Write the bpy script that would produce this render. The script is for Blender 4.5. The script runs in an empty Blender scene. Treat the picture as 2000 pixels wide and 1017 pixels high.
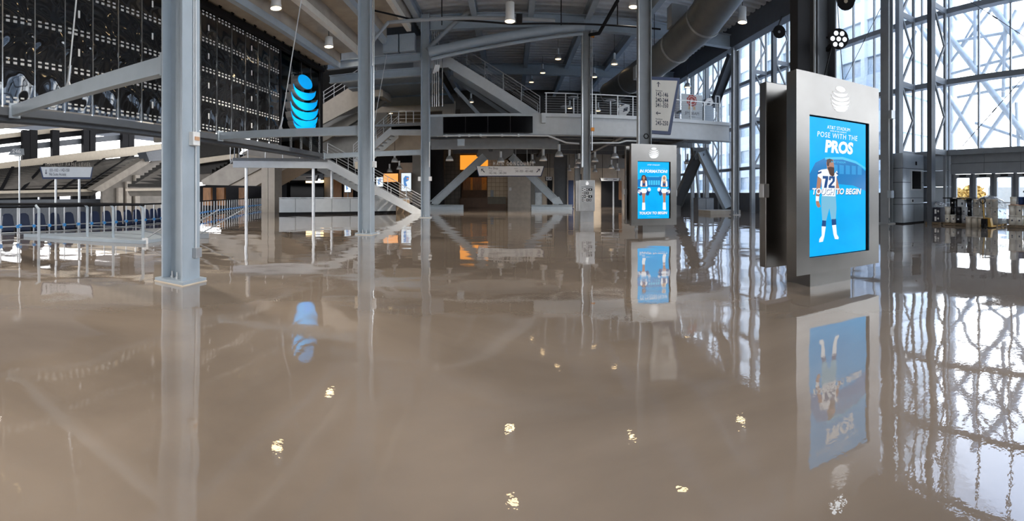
import bpy, math, random
from math import sin, cos, tan, pi, sqrt, atan2
from mathutils import Vector, Matrix
random.seed(7)
SC = bpy.context.scene
COL = SC.collection

# ------------------------------------------------------------------ camera
# the photograph is a cylindrical panorama: 850 px per radian, eye 1.5 m up
F, H, HY = 850.0, 1.5, 376.0
cd = bpy.data.cameras.new('camera')
cam = bpy.data.objects.new('camera', cd)
COL.objects.link(cam)
cam.location = (0, 0, H)
cam.rotation_euler = (pi / 2, 0, 0)
cd.type = 'PANO'
cd.panorama_type = 'CENTRAL_CYLINDRICAL'
cd.central_cylindrical_range_u_min = -1000 / F
cd.central_cylindrical_range_u_max = 1000 / F
cd.central_cylindrical_range_v_min = -(1017 - HY) / F
cd.central_cylindrical_range_v_max = HY / F
cd.central_cylindrical_radius = 1.0
cd.clip_end = 1000
SC.camera = cam

# ------------------------------------------------------------------ sky and exposure
w = bpy.data.worlds.new('sky')
SC.world = w
w.use_nodes = True
nt = w.node_tree
nt.nodes.clear()
wo = nt.nodes.new('ShaderNodeOutputWorld')
wb = nt.nodes.new('ShaderNodeBackground')
tc = nt.nodes.new('ShaderNodeTexCoord')
sx = nt.nodes.new('ShaderNodeSeparateXYZ')
rp = nt.nodes.new('ShaderNodeValToRGB')
rp.color_ramp.elements[0].position = 0.32
rp.color_ramp.elements[0].color = (0.98, 0.98, 1.0, 1)
rp.color_ramp.elements[1].position = 0.72
rp.color_ramp.elements[1].color = (0.42, 0.58, 0.92, 1)
nt.links.new(tc.outputs['Generated'], sx.inputs[0])
nt.links.new(sx.outputs['Z'], rp.inputs[0])
nt.links.new(rp.outputs[0], wb.inputs[0])
wb.inputs[1].default_value = 5.0
nt.links.new(wb.outputs[0], wo.inputs[0])
vs = SC.view_settings
vs.view_transform = 'Standard'
vs.look = 'None'
vs.gamma = 1
vs.use_curve_mapping = False
vs.exposure = 0.45
SC.cycles.max_bounces = 8
SC.cycles.diffuse_bounces = 4
SC.cycles.glossy_bounces = 4
SC.cycles.transparent_max_bounces = 16

# ------------------------------------------------------------------ helpers
def pt(px, py, X=None, Y=None, R=None):
    t = (px - 1000) / F
    r = X / sin(t) if X is not None else (Y / cos(t) if Y is not None else R)
    return Vector((r * sin(t), r * cos(t), H + (HY - py) * r / F))

def lin(c):
    return tuple(((v / 255.0) / 12.92 if v <= 10 else (((v / 255.0) + 0.055) / 1.055) ** 2.4) for v in c)

MATS = {}
def mat(name, col, rough=0.5, metal=0.0, var=0.12, scale=3.0, bump=0.0, bscale=30.0, emit=0.0, stretch=None, spec=None):
    if name in MATS:
        return MATS[name]
    m = bpy.data.materials.new(name)
    m.use_nodes = True
    n = m.node_tree
    b = n.nodes['Principled BSDF']
    b.inputs['Roughness'].default_value = rough
    b.inputs['Metallic'].default_value = metal
    if spec is not None:
        b.inputs['Specular IOR Level'].default_value = spec
    t = n.nodes.new('ShaderNodeTexCoord')
    mp = n.nodes.new('ShaderNodeMapping')
    if stretch:
        mp.inputs['Scale'].default_value = stretch
    n.links.new(t.outputs['Object'], mp.inputs[0])
    nz = n.nodes.new('ShaderNodeTexNoise')
    nz.inputs['Scale'].default_value = scale
    nz.inputs['Detail'].default_value = 3
    n.links.new(mp.outputs[0], nz.inputs['Vector'])
    r = n.nodes.new('ShaderNodeValToRGB')
    r.color_ramp.elements[0].position = 0.3
    r.color_ramp.elements[1].position = 0.7
    r.color_ramp.elements[0].color = tuple(max(0, c * (1 - var)) for c in col) + (1,)
    r.color_ramp.elements[1].color = tuple(min(1, c * (1 + var)) for c in col) + (1,)
    n.links.new(nz.outputs['Fac'], r.inputs[0])
    n.links.new(r.outputs[0], b.inputs['Base Color'])
    if emit:
        n.links.new(r.outputs[0], b.inputs['Emission Color'])
        b.inputs['Emission Strength'].default_value = emit
    if bump:
        nb = n.nodes.new('ShaderNodeTexNoise')
        nb.inputs['Scale'].default_value = bscale
        n.links.new(mp.outputs[0], nb.inputs['Vector'])
        bp = n.nodes.new('ShaderNodeBump')
        bp.inputs['Strength'].default_value = bump
        bp.inputs['Distance'].default_value = 0.02
        n.links.new(nb.outputs['Fac'], bp.inputs['Height'])
        n.links.new(bp.outputs[0], b.inputs['Normal'])
    MATS[name] = m
    return m

def glow(name, col, strength):
    # something that gives off light: a screen or a lamp
    if name in MATS:
        return MATS[name]
    m = bpy.data.materials.new(name)
    m.use_nodes = True
    b = m.node_tree.nodes['Principled BSDF']
    b.inputs['Base Color'].default_value = (0.02, 0.02, 0.02, 1)
    b.inputs['Roughness'].default_value = 0.15
    b.inputs['Emission Color'].default_value = tuple(col) + (1,)
    b.inputs['Emission Strength'].default_value = strength
    MATS[name] = m
    return m

def thin_glass(name, tint=(0.9, 0.95, 0.97), refl=0.6, rough=0.0, haze=0.0):
    m = bpy.data.materials.new(name)
    m.use_nodes = True
    n = m.node_tree
    n.nodes.clear()
    o = n.nodes.new('ShaderNodeOutputMaterial')
    tr = n.nodes.new('ShaderNodeBsdfTransparent')
    tr.inputs[0].default_value = tuple(tint) + (1,)
    gl = n.nodes.new('ShaderNodeBsdfGlossy')
    gl.inputs['Roughness'].default_value = rough
    fr = n.nodes.new('ShaderNodeFresnel')
    fr.inputs[0].default_value = 1.45
    mu = n.nodes.new('ShaderNodeMath')
    mu.operation = 'MULTIPLY'
    mu.inputs[1].default_value = refl
    n.links.new(fr.outputs[0], mu.inputs[0])
    mx = n.nodes.new('ShaderNodeMixShader')
    n.links.new(mu.outputs[0], mx.inputs[0])
    n.links.new(tr.outputs[0], mx.inputs[1])
    n.links.new(gl.outputs[0], mx.inputs[2])
    out = mx
    if haze:
        df = n.nodes.new('ShaderNodeBsdfDiffuse')
        df.inputs[0].default_value = (0.85, 0.88, 0.9, 1)
        m2 = n.nodes.new('ShaderNodeMixShader')
        nz = n.nodes.new('ShaderNodeTexNoise')
        nz.inputs['Scale'].default_value = 4
        ml = n.nodes.new('ShaderNodeMath')
        ml.operation = 'MULTIPLY'
        ml.inputs[1].default_value = haze * 2
        n.links.new(nz.outputs['Fac'], ml.inputs[0])
        n.links.new(ml.outputs[0], m2.inputs[0])
        n.links.new(mx.outputs[0], m2.inputs[1])
        n.links.new(df.outputs[0], m2.inputs[2])
        out = m2
    n.links.new(out.outputs[0], o.inputs[0])
    MATS[name] = m
    return m

class MB:
    def __init__(s):
        s.v, s.f, s.sm = [], [], []
    def add(s, vs, fs, sm=False):
        b = len(s.v)
        s.v += [Vector(p) for p in vs]
        s.f += [tuple(b + i for i in q) for q in fs]
        s.sm += [sm] * len(fs)
        return s
    def box(s, x0, y0, z0, x1, y1, z1):
        x0, x1 = min(x0, x1), max(x0, x1)
        y0, y1 = min(y0, y1), max(y0, y1)
        z0, z1 = min(z0, z1), max(z0, z1)
        p = [(x0, y0, z0), (x1, y0, z0), (x1, y1, z0), (x0, y1, z0), (x0, y0, z1), (x1, y0, z1), (x1, y1, z1), (x0, y1, z1)]
        return s.add(p, [(3, 2, 1, 0), (4, 5, 6, 7), (0, 1, 5, 4), (1, 2, 6, 5), (2, 3, 7, 6), (3, 0, 4, 7)])
    def bar(s, p, q, w, h, up=(0, 0, 1)):
        # rectangular bar from p to q: w wide sideways, h high
        p, q = Vector(p), Vector(q)
        d = (q - p).normalized()
        u = Vector(up)
        if abs(d.dot(u)) > 0.98:
            u = Vector((0, 1, 0))
        a = d.cross(u).normalized()
        b = a.cross(d).normalized()
        c = [p + a * i * w / 2 + b * j * h / 2 for i, j in ((-1, -1), (1, -1), (1, 1), (-1, 1))]
        e = [x + (q - p) for x in c]
        return s.add(c + e, [(3, 2, 1, 0), (4, 5, 6, 7), (0, 1, 5, 4), (1, 2, 6, 5), (2, 3, 7, 6), (3, 0, 4, 7)])
    def tube(s, p, q, r, n=8, r2=None, cap=True):
        p, q = Vector(p), Vector(q)
        d = (q - p).normalized()
        u = Vector((0, 0, 1)) if abs(d.z) < 0.9 else Vector((1, 0, 0))
        a = d.cross(u).normalized()
        b = d.cross(a).normalized()
        r2 = r if r2 is None else r2
        vs = []
        for k in range(n):
            t = 2 * pi * k / n
            o = a * cos(t) + b * sin(t)
            vs += [p + o * r, q + o * r2]
        s.add(vs, [(2 * k, 2 * k + 1, (2 * k + 3) % (2 * n), (2 * k + 2) % (2 * n)) for k in range(n)], True)
        if cap:
            c0 = [vs[2 * k] for k in range(n)]
            c1 = [vs[2 * k + 1] for k in range(n)]
            s.add(c0, [tuple(range(n))])
            s.add(c1, [tuple(reversed(range(n)))])
        return s
    def path(s, pts, r, n=6):
        for a, b in zip(pts[:-1], pts[1:]):
            s.tube(a, b, r, n)
        return s
    def lathe(s, prof, c=(0, 0, 0), n=16):
        c = Vector(c)
        vs, fs = [], []
        m = len(prof)
        for k in range(n):
            t = 2 * pi * k / n
            for r, z in prof:
                vs.append(c + Vector((r * cos(t), r * sin(t), z)))
        for k in range(n):
            k2 = (k + 1) % n
            for i in range(m - 1):
                fs.append((k * m + i, k2 * m + i, k2 * m + i + 1, k * m + i + 1))
        return s.add(vs, fs, True)
    def prism(s, poly, d):
        # planar polygon pushed out along vector d
        d = Vector(d)
        a = [Vector(p) for p in poly]
        n = len(a)
        b = [p + d for p in a]
        fs = [tuple(range(n)), tuple(reversed(range(n, 2 * n)))]
        fs += [((i + 1) % n, i, n + i, n + (i + 1) % n) for i in range(n)]
        return s.add(a + b, fs)
    def strip(s, lo, hi, d):
        # band between two lists of points, pushed out along d
        d = Vector(d)
        n = len(lo)
        vs = [Vector(p) for p in lo] + [Vector(p) for p in hi]
        vs += [p + d for p in vs]
        fs = []
        for i in range(n - 1):
            fs.append((i, i + 1, n + i + 1, n + i))
            fs.append((2 * n + i + 1, 2 * n + i, 3 * n + i, 3 * n + i + 1))
            fs.append((i + 1, i, 2 * n + i, 2 * n + i + 1))
            fs.append((n + i, n + i + 1, 3 * n + i + 1, 3 * n + i))
        fs.append((0, n, 3 * n, 2 * n))
        fs.append((2 * n - 1, n - 1, 3 * n - 1, 4 * n - 1))
        return s.add(vs, fs)
    def build(s, name, m, parent=None, bevel=0.0):
        me = bpy.data.meshes.new(name)
        o = bpy.data.objects.new(name, me)
        COL.objects.link(o)
        if parent is not None:
            org = wloc(parent)
            o.parent = parent
        else:
            xs = [p.x for p in s.v]; ys = [p.y for p in s.v]; zs = [p.z for p in s.v]
            org = Vector(((min(xs) + max(xs)) / 2, (min(ys) + max(ys)) / 2, min(zs)))
            o.location = org
        me.from_pydata([tuple(p - org) for p in s.v], [], s.f)
        me.polygons.foreach_set('use_smooth', s.sm)
        me.validate()
        me.update()
        if m is not None:
            me.materials.append(m)
        if bevel:
            bv = o.modifiers.new('bevel', 'BEVEL')
            bv.width = bevel
            bv.segments = 2
            bv.limit_method = 'ANGLE'
        return o

def wloc(o):
    l = Vector(o.location)
    while o.parent is not None:
        o = o.parent
        l += Vector(o.location)
    return l

def tag(o, label=None, cat=None, group=None, kind=None):
    if label: o['label'] = label
    if cat: o['category'] = cat
    if group: o['group'] = group
    if kind: o['kind'] = kind
    return o

def thing(name, loc, label, cat, group=None):
    o = bpy.data.objects.new(name, None)
    o.empty_display_size = 0.2
    COL.objects.link(o)
    o.location = loc
    return tag(o, label, cat, group, 'thing')

def struct(o):
    o['kind'] = 'structure'
    return o

def sroot(name, loc=(0, 0, 0)):
    o = bpy.data.objects.new(name, None)
    o.empty_display_size = 0.2
    COL.objects.link(o)
    o.location = loc
    o['kind'] = 'structure'
    return o

def copy_tree(o, loc=None, parent=None):
    c = o.copy()
    COL.objects.link(c)
    if parent is not None:
        c.parent = parent
    for ch in list(o.children):
        copy_tree(ch, None, c)
    if loc is not None:
        c.location = loc
    return c

def share(o, loc, parent):
    # another piece with the same mesh, at a world place
    c = o.copy()
    COL.objects.link(c)
    c.parent = parent
    c.location = Vector(loc) - (wloc(parent) if parent is not None else Vector())
    return c

def piece(mb, name, m, parent, at):
    # a mesh built around its own origin and put at a world place under its parent
    me = bpy.data.meshes.new(name)
    me.from_pydata([tuple(p) for p in mb.v], [], mb.f)
    me.polygons.foreach_set('use_smooth', mb.sm)
    me.update()
    me.materials.append(m)
    o = bpy.data.objects.new(name, me)
    COL.objects.link(o)
    o.parent = parent
    o.location = Vector(at) - (wloc(parent) if parent is not None else Vector())
    return o

def text(body, size, origin, right, up, m, parent, name='lettering', align='CENTER', depth=0.004, stretch=1.0, shear=0.0, fat=0.0, spacing=1.0, letters=False):
    cu = bpy.data.curves.new('t', 'FONT')
    cu.body = body
    cu.size = size
    cu.align_x = align
    cu.align_y = 'CENTER'
    cu.extrude = depth / 2
    cu.shear = shear
    cu.offset = fat
    cu.space_character = spacing
    cu.resolution_u = 3
    ob = bpy.data.objects.new('t', cu)
    COL.objects.link(ob)
    dg = bpy.context.evaluated_depsgraph_get()
    me = bpy.data.meshes.new_from_object(ob.evaluated_get(dg))
    bpy.data.objects.remove(ob)
    bpy.data.curves.remove(cu)
    # words (or raised letters) become pieces of their own
    par = list(range(len(me.vertices)))
    def find(i):
        while par[i] != i:
            par[i] = par[par[i]]
            i = par[i]
        return i
    for e in me.edges:
        par[find(e.vertices[0])] = find(e.vertices[1])
    isl = {}
    for v in me.vertices:
        r0 = find(v.index)
        q = isl.setdefault(r0, [v.co.x, v.co.x])
        q[0], q[1] = min(q[0], v.co.x), max(q[1], v.co.x)
    order = sorted(isl, key=lambda k: isl[k][0])
    gap = 0.004 * size if letters else 0.27 * size * spacing
    cl, cur, hi_ = {}, 0, None
    for k in order:
        if hi_ is not None and isl[k][0] - hi_ > gap:
            cur += 1
            hi_ = isl[k][1]
        hi_ = isl[k][1] if hi_ is None else max(hi_, isl[k][1])
        cl[k] = cur
    R_, U = Vector(right).normalized(), Vector(up).normalized()
    N = R_.cross(U)
    org = Vector(origin)
    po = wloc(parent) if parent is not None else org
    for v in me.vertices:
        c = v.co.copy()
        v.co = org + R_ * c.x * stretch + U * c.y + N * c.z - po
    grp = [cl[find(v.index)] for v in me.vertices]
    o = None
    for w_ in range(cur + 1):
        ids = [v.index for v in me.vertices if grp[v.index] == w_]
        mp_ = {j: k for k, j in enumerate(ids)}
        m2 = bpy.data.meshes.new(name)
        m2.from_pydata([tuple(me.vertices[j].co) for j in ids], [], [tuple(mp_[j] for j in f.vertices) for f in me.polygons if grp[f.vertices[0]] == w_])
        m2.update()
        m2.materials.append(m)
        o = bpy.data.objects.new(name, m2)
        COL.objects.link(o)
        if parent is not None:
            o.parent = parent
        else:
            o.location = org
    bpy.data.meshes.remove(me)
    return o

ORD = ['first', 'second', 'third', 'fourth', 'fifth', 'sixth', 'seventh', 'eighth', 'ninth', 'tenth', 'eleventh', 'twelfth',
       'thirteenth', 'fourteenth', 'fifteenth', 'sixteenth', 'seventeenth', 'eighteenth', 'nineteenth', 'twentieth']

# ------------------------------------------------------------------ materials
steel = mat('grey_steel_paint', (0.37, 0.43, 0.485), 0.4, var=0.05)
steel_mid = mat('mid_grey_steel_paint', (0.26, 0.28, 0.30), 0.45, var=0.06)
steel_dark = mat('dark_grey_steel_paint', (0.085, 0.095, 0.11), 0.5, var=0.08)
steel_white = mat('pale_steel_paint', (0.62, 0.65, 0.67), 0.4, var=0.04)
steel_pale = mat('pale_grey_steel_paint', (0.56, 0.58, 0.59), 0.45, var=0.04)
galv = mat('galvanised_steel', (0.55, 0.56, 0.57), 0.35, 0.7, var=0.1)
chrome = mat('bright_metal', (0.75, 0.75, 0.74), 0.22, 1.0, var=0.05)
stainless = mat('brushed_stainless', (0.27, 0.255, 0.24), 0.28, 1.0, var=0.10, scale=1.2, stretch=(1, 1, 1))
black = mat('black_paint', (0.010, 0.010, 0.012), 0.65, spec=0.2)
blackgloss = mat('black_glass', (0.003, 0.003, 0.004), 0.12, spec=0.06)
conc = mat('tan_concrete', (0.36, 0.32, 0.27), 0.8, var=0.14, scale=1.2, bump=0.3)
conc_dark = mat('dark_tan_concrete', (0.20, 0.18, 0.155), 0.8, var=0.14, scale=1.2)
cream = mat('cream_concrete', (0.55, 0.48, 0.38), 0.7, var=0.06)
white = mat('white_paint', (0.80, 0.80, 0.79), 0.5, var=0.03)
offwhite = mat('off_white_plastic', (0.72, 0.68, 0.60), 0.45, var=0.05)
beige = mat('beige_wall_paint', (0.42, 0.36, 0.29), 0.7, var=0.06)
greywall = mat('grey_wall_paint', (0.23, 0.22, 0.205), 0.6, var=0.06)
wood = mat('brown_wood', (0.26, 0.12, 0.045), 0.5, var=0.25, scale=2, stretch=(6, 6, 1))
navy = mat('navy_paint', (0.012, 0.03, 0.10), 0.4)
navyseat = mat('navy_seat_plastic', (0.012, 0.022, 0.065), 0.4)
darkseat = mat('dark_seat_plastic', (0.035, 0.033, 0.03), 0.6, spec=0.2)
blueclamp = mat('bright_blue_plastic', (0.03, 0.25, 0.62), 0.4)
signface = mat('sign_face', (0.66, 0.68, 0.70), 0.5, var=0.03)
signcream = mat('cream_sign_face', (0.66, 0.62, 0.55), 0.5, var=0.02)
ink = mat('sign_ink', (0.03, 0.035, 0.06), 0.6)
emblem_white = mat('glowing_white_emblem', (0.85, 0.86, 0.86), 0.5, var=0.02, emit=0.45)  # glow added so the emblem stands out brighter than the steel
whiteprint = mat('white_print', (0.85, 0.85, 0.84), 0.5, var=0.02)
logoblue = mat('blue_sign_face', (0.0, 0.33, 0.80), 0.35, var=0.02, emit=0.55)
yellow = mat('yellow_paint', (0.55, 0.32, 0.06), 0.5)
rubber = mat('black_rubber', (0.02, 0.02, 0.02), 0.8)
orange = mat('orange_panel', (0.75, 0.28, 0.03), 0.5, var=0.15)
orange_lit = glow('orange_lit_panel', (0.85, 0.30, 0.03), 0.9)
warm = glow('warm_lamp_glow', (1.0, 0.72, 0.38), 9.0)
warm_soft = glow('soft_warm_lamp_glow', (1.0, 0.70, 0.36), 3.0)
cool = glow('cool_lamp_glow', (0.85, 0.93, 1.0), 3.0)
glass = thin_glass('window_glass', (0.93, 0.96, 0.98), 0.5)
# ------------------------------------------------------------------ floor
def floor_material():
    m = bpy.data.materials.new('glossy_epoxy_floor')
    m.use_nodes = True
    n = m.node_tree
    b = n.nodes['Principled BSDF']
    t = n.nodes.new('ShaderNodeTexCoord')
    nz = n.nodes.new('ShaderNodeTexNoise')
    nz.inputs['Scale'].default_value = 0.28
    nz.inputs['Detail'].default_value = 6
    nz.inputs['Distortion'].default_value = 1.2
    n.links.new(t.outputs['Object'], nz.inputs['Vector'])
    r = n.nodes.new('ShaderNodeValToRGB')
    r.color_ramp.elements[0].position = 0.35
    r.color_ramp.elements[1].position = 0.68
    r.color_ramp.elements[0].color = (0.195, 0.158, 0.126, 1)
    r.color_ramp.elements[1].color = (0.310, 0.252, 0.200, 1)
    n.links.new(nz.outputs['Fac'], r.inputs[0])
    n.links.new(r.outputs[0], b.inputs['Base Color'])
    b.inputs['Roughness'].default_value = 0.01
    b.inputs['IOR'].default_value = 1.6
    b.inputs['Coat Weight'].default_value = 0.6
    b.inputs['Coat Roughness'].default_value = 0.0
    # slow trowel waves and a fine orange-peel skin
    n1 = n.nodes.new('ShaderNodeTexNoise')
    n1.inputs['Scale'].default_value = 0.9
    n1.inputs['Detail'].default_value = 1.5
    n.links.new(t.outputs['Object'], n1.inputs['Vector'])
    n2 = n.nodes.new('ShaderNodeTexNoise')
    n2.inputs['Scale'].default_value = 26
    n2.inputs['Detail'].default_value = 2
    n.links.new(t.outputs['Object'], n2.inputs['Vector'])
    b1 = n.nodes.new('ShaderNodeBump')
    b1.inputs['Strength'].default_value = 1.0
    b1.inputs['Distance'].default_value = 0.012
    n.links.new(n1.outputs['Fac'], b1.inputs['Height'])
    b2 = n.nodes.new('ShaderNodeBump')
    b2.inputs['Strength'].default_value = 1.0
    b2.inputs['Distance'].default_value = 0.00022
    n.links.new(n2.outputs['Fac'], b2.inputs['Height'])
    n.links.new(b1.outputs[0], b2.inputs['Normal'])
    n.links.new(b2.outputs[0], b.inputs['Normal'])
    n.links.new(b2.outputs[0], b.inputs['Coat Normal'])
    return m

WX = 18.6      # window wall
MX = -11.9     # dark panel wall over the seating bowl
poly = [(-13.9, -16), (WX, -16), (WX, 47), (-27.5, 47), (-23.7, 37), (-21.6, 31), (-19.6, 26), (-17.3, 20.3), (-15.4, 16.5), (-14.2, 12.0)]
struct(MB().prism([(x, y, 0) for x, y in poly], (0, 0, -0.35)).build('floor', floor_material()))

# ------------------------------------------------------------------ ceiling: ribbed deck on long beams
CZ = 12.5
ceil = sroot('ceiling', (4, 15, CZ))
mb = MB()
per, hgt = 0.60, 0.16
y = -16.0
prof = []
while y < 47:
    prof += [(y, CZ), (y + per * 0.42, CZ), (y + per * 0.5, CZ + hgt), (y + per * 0.92, CZ + hgt)]
    y += per
prof.append((y, CZ))
lo = [(-6.2, a, b) for a, b in prof]
hi = [(14.6, a, b) for a, b in prof]
n_ = len(prof)
mb.add(lo + hi, [(i, n_ + i, n_ + i + 1, i + 1) for i in range(n_ - 1)])
mb.box(-6.2, -16, CZ + 0.14, 14.6, 47, CZ + 0.4)
mb.build('ribbed_deck', mat('deck_metal', (0.68, 0.70, 0.72), 0.4, 0.2, var=0.06), ceil)
def ibeam(mb, p, q, w, h, tf=0.05, tw=0.04):
    p, q = Vector(p), Vector(q)
    mb.bar(p + Vector((0, 0, h / 2 - tf / 2)), q + Vector((0, 0, h / 2 - tf / 2)), w, tf)
    mb.bar(p - Vector((0, 0, h / 2 - tf / 2)), q - Vector((0, 0, h / 2 - tf / 2)), w, tf)
    mb.bar(p, q, tw, h - 2 * tf)
    return mb
for x in (-5.6, -2.2, 1.1, 4.5, 7.9, 11.2):
    ibeam(MB(), (x, -16, CZ - 0.35), (x, 47, CZ - 0.35), 0.34, 0.7).build('beam', steel, ceil)
MB().box(14.0, -16, 11.15, 14.6, 47, CZ + 0.4).build('eave_beam', steel_dark, ceil)
ibeam(MB(), (-4.85, 25.6, 11.6), (14.0, 25.6, 11.6), 0.4, 0.9).build('girder', steel, ceil)
ibeam(MB(), (-4.85, 14.9, 11.9), (14.0, 14.9, 11.9), 0.35, 0.7).build('girder', steel, ceil)
ibeam(MB(), (-5.1, 36.0, 11.7), (14.3, 36.0, 11.7), 0.4, 0.9).build('girder', steel, ceil)
struct(MB().box(14.6, -16, 17.5, WX + 0.5, 47, 17.8).build('roof', steel_mid))
struct(MB().box(14.2, -16, CZ + 0.4, 14.6, 47, 17.5).build('wall_eave', steel_mid))
# stepped concrete underside of the upper seating, over the left side
stp = sroot('trim_1', (-9, 10, 9.6))
for i, (xa, xb, z) in enumerate([(-12.4, -10.4, 9.55), (-10.4, -8.9, 10.15), (-8.9, -7.4, 10.75), (-7.4, -5.9, 11.35)]):
    MB().box(xa, -16, z, xb, 25.0, z + 0.9).build('concrete_step', conc, stp)
    MB().bar((xb - 0.13, -16, z - 0.16), (xb - 0.13, 25.0, z - 0.16), 0.26, 0.34).build('step_beam', steel if i % 2 == 0 else offwhite, stp)
# ------------------------------------------------------------------ far end and room behind the camera
struct(MB().box(-32, 46.6, 0, WX + 0.4, 47, 17.5).build('wall_back', mat('dark_back_wall', (0.07, 0.065, 0.06), 0.7)))
# glass wall behind the viewpoint (the kiosk screens mirror it)
wf = sroot('window_2', (2, -16, 0))
fp = None
for i in range(9):
    xa = 3.1 + i * 1.7
    for j in range(2, 4):
        c = (xa + 0.85, -16.0, 1.6 + 3.2 * j)
        if fp is None:
            fp = piece(MB().box(-0.82, -0.008, -1.55, 0.82, 0.008, 1.55), 'pane', glass, wf, c)
        else:
            share(fp, c, wf)
    MB().box(xa - 0.05, -16.15, 0, xa + 0.05, -15.95, 12.9).build('mullion', steel_mid, wf)
for j in range(5):
    MB().box(3.1, -16.3, 3.2 * j - 0.06, WX, -16.0, 3.2 * j + 0.1).build('girt', steel_mid, wf)
struct(MB().box(-14, -16.5, 0, 3.0, -16.1, 12.9).build('shade_wall_front_left', greywall))  # unseen wall closing half the glazing, added to cut frontal light
struct(MB().box(WX - 0.15, -16, 0, WX + 0.2, -8.7, 2.42).build('wall_right_rear', steel_mid))
struct(MB().box(3.0, -16.5, 0, WX + 0.4, -16.1, 6.4).build('shade_wall_front_low', greywall))  # unseen wall added to keep window light off the kiosk face
struct(MB().box(-14, -16.5, 12.85, WX + 0.4, -16.0, 17.5).build('wall_front', greywall))
struct(MB().box(-12.4, -16, 10.3, -12.0, 25.6, 12.9).build('wall_upper', black))

# ------------------------------------------------------------------ glazed wall on the right
GZ = [3.48, 6.99, 10.5, 14.0, 17.5]
win = sroot('window_1', (WX, 15, 1.5))
PITCH = 1.7
edges = [11.8 + 0.0]
ys = [11.8 + PITCH * k for k in range(-16, 21)]
pane0, sill0, mull0 = {}, None, None
for i in range(len(ys) - 1):
    a, b = ys[i], ys[i + 1]
    for j in range(5):
        z1 = GZ[j]
        z0 = GZ[j - 1] if j else 1.5
        if j == 0 and b < 11.9:
            continue
        key = 0 if j == 0 else 1
        c = ((WX, (a + b) / 2, (z0 + z1) / 2))
        if key not in pane0:
            hy, hz = PITCH / 2 - 0.02, (z1 - z0) / 2 - 0.03
            pane0[key] = piece(MB().box(-0.008, -hy, -hz, 0.008, hy, hz), 'pane', glass, win, c)
        else:
            share(pane0[key], c, win)
mm = MB().box(-0.09, -0.035, 0, 0.05, 0.035, 16.0)
for k, y in enumerate(ys):
    z0 = 3.48 if y < 11.7 else 1.5
    if z0 == 1.5:
        piece(mm, 'mullion', steel_mid, win, (WX, y, 1.5)) if mull0 is None else share(mull0, (WX, y, 1.5), win)
    else:
        MB().box(WX - 0.09, y - 0.035, 3.48, WX + 0.05, y + 0.035, 17.5).build('mullion', steel_mid, win)
for z in GZ[:4]:
    MB().box(WX - 0.42, ys[0], z - 0.13, WX - 0.05, ys[-1], z + 0.13).build('girt', steel_mid, win)
struct(MB().box(WX - 0.12, 13.9, 0, WX + 0.25, 46.6, 1.5).build('wall_right', steel_dark))
# door front: header panels, frames, glazed doors
hdr = sroot('trim_2', (WX, 0, 2.4))
for k in range(14):
    yb = 11.6 - k * 1.9
    MB().box(WX - 0.2, yb - 1.88, 2.95, WX + 0.1, yb, 3.36).build('header_panel', steel_mid, hdr)
    MB().box(WX - 0.22, yb - 1.88, 2.42, WX + 0.1, yb, 2.92).build('header_panel', steel_mid, hdr)
MB().box(WX - 0.16, -16, 2.92, WX, 11.6, 2.95).build('joint', steel_dark, hdr)
DP = 1.13
dn = 0
for k in range(18):
    yb = 11.55 - k * DP
    ya = yb - DP
    if ya < -9:
        break
    dn += 1
    d = sroot('door_%d' % dn, (WX, (ya + yb) / 2, 0))
    g = 0.15
    fr = MB()
    fr.box(WX - 0.08, ya + 0.03, 0, WX + 0.04, ya + 0.19, 2.40)
    fr.box(WX - 0.08, yb - 0.19, 0, WX + 0.04, yb - 0.03, 2.40)
    fr.box(WX - 0.08, ya + 0.19, 2.22, WX + 0.04, yb - 0.19, 2.40)
    fr.box(WX - 0.08, ya + 0.19, 0.02, WX + 0.04, yb - 0.19, 0.28)
    fr.build('frame', steel_mid, d)
    MB().box(WX - 0.02, ya + 0.19, 0.28, WX, yb - 0.19, 2.22).build('pane', glass, d)
    MB().box(WX - 0.13, ya + 0.15, 1.0, WX - 0.08, yb - 0.15, 1.06).build('push_bar', galv, d)
    MB().box(WX - 0.16, (ya + yb) / 2 - 0.2, 2.28, WX - 0.08, (ya + yb) / 2 + 0.15, 2.36).build('door_closer', black, d)
    jm = MB().box(WX - 0.2, yb - 0.03, 0, WX + 0.1, yb + 0.03, 2.42)
    jm.build('jamb', steel_dark, d)
# clad strip wall between the doors and the pier
cl = sroot('wall_clad', (WX, 12.8, 0))
for z0, z1 in ((0, 0.98), (1.0, 1.78), (1.8, 2.6), (2.62, 3.36)):
    MB().box(WX - 0.3, 11.65, z0, WX + 0.05, 13.9, z1).build('panel', mat('satin_clad_panel', (0.42, 0.46, 0.5), 0.3, 0.5, var=0.04), cl)

# paired lattice mullions that carry the glass
def lattice(y, lab, zt=17.4, zb=0.0, dark=False, xi=16.9):
    t = thing('lattice_column', (xi, y, zb), lab, 'column', 'lattice columns along the glazed wall')
    wch = 0.16
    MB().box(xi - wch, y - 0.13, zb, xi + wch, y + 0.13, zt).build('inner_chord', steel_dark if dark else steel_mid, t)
    MB().box(WX - 0.57, y - 0.07, zb, WX - 0.45, y + 0.07, zt).build('outer_chord', steel_mid, t)
    z = max(zb, 3.48)
    step = 1.75
    k = 0
    while z + step <= zt:
        a, b = (xi + wch, WX - 0.57) if k % 2 == 0 else (WX - 0.57, xi + wch)
        MB().bar((a, y, z), (b, y, z + step), 0.1, 0.1).build('lacing_bar', steel_mid, t)
        if k % 2 == 0:
            MB().box(xi + wch, y - 0.06, z - 0.13, WX - 0.57, y + 0.06, z + 0.13).build('tie_plate', steel_mid, t)
        z += step
        k += 1
    return t
lattice(13.7, 'grey lattice column standing on the metal-clad cabinet', zb=3.4)
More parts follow.
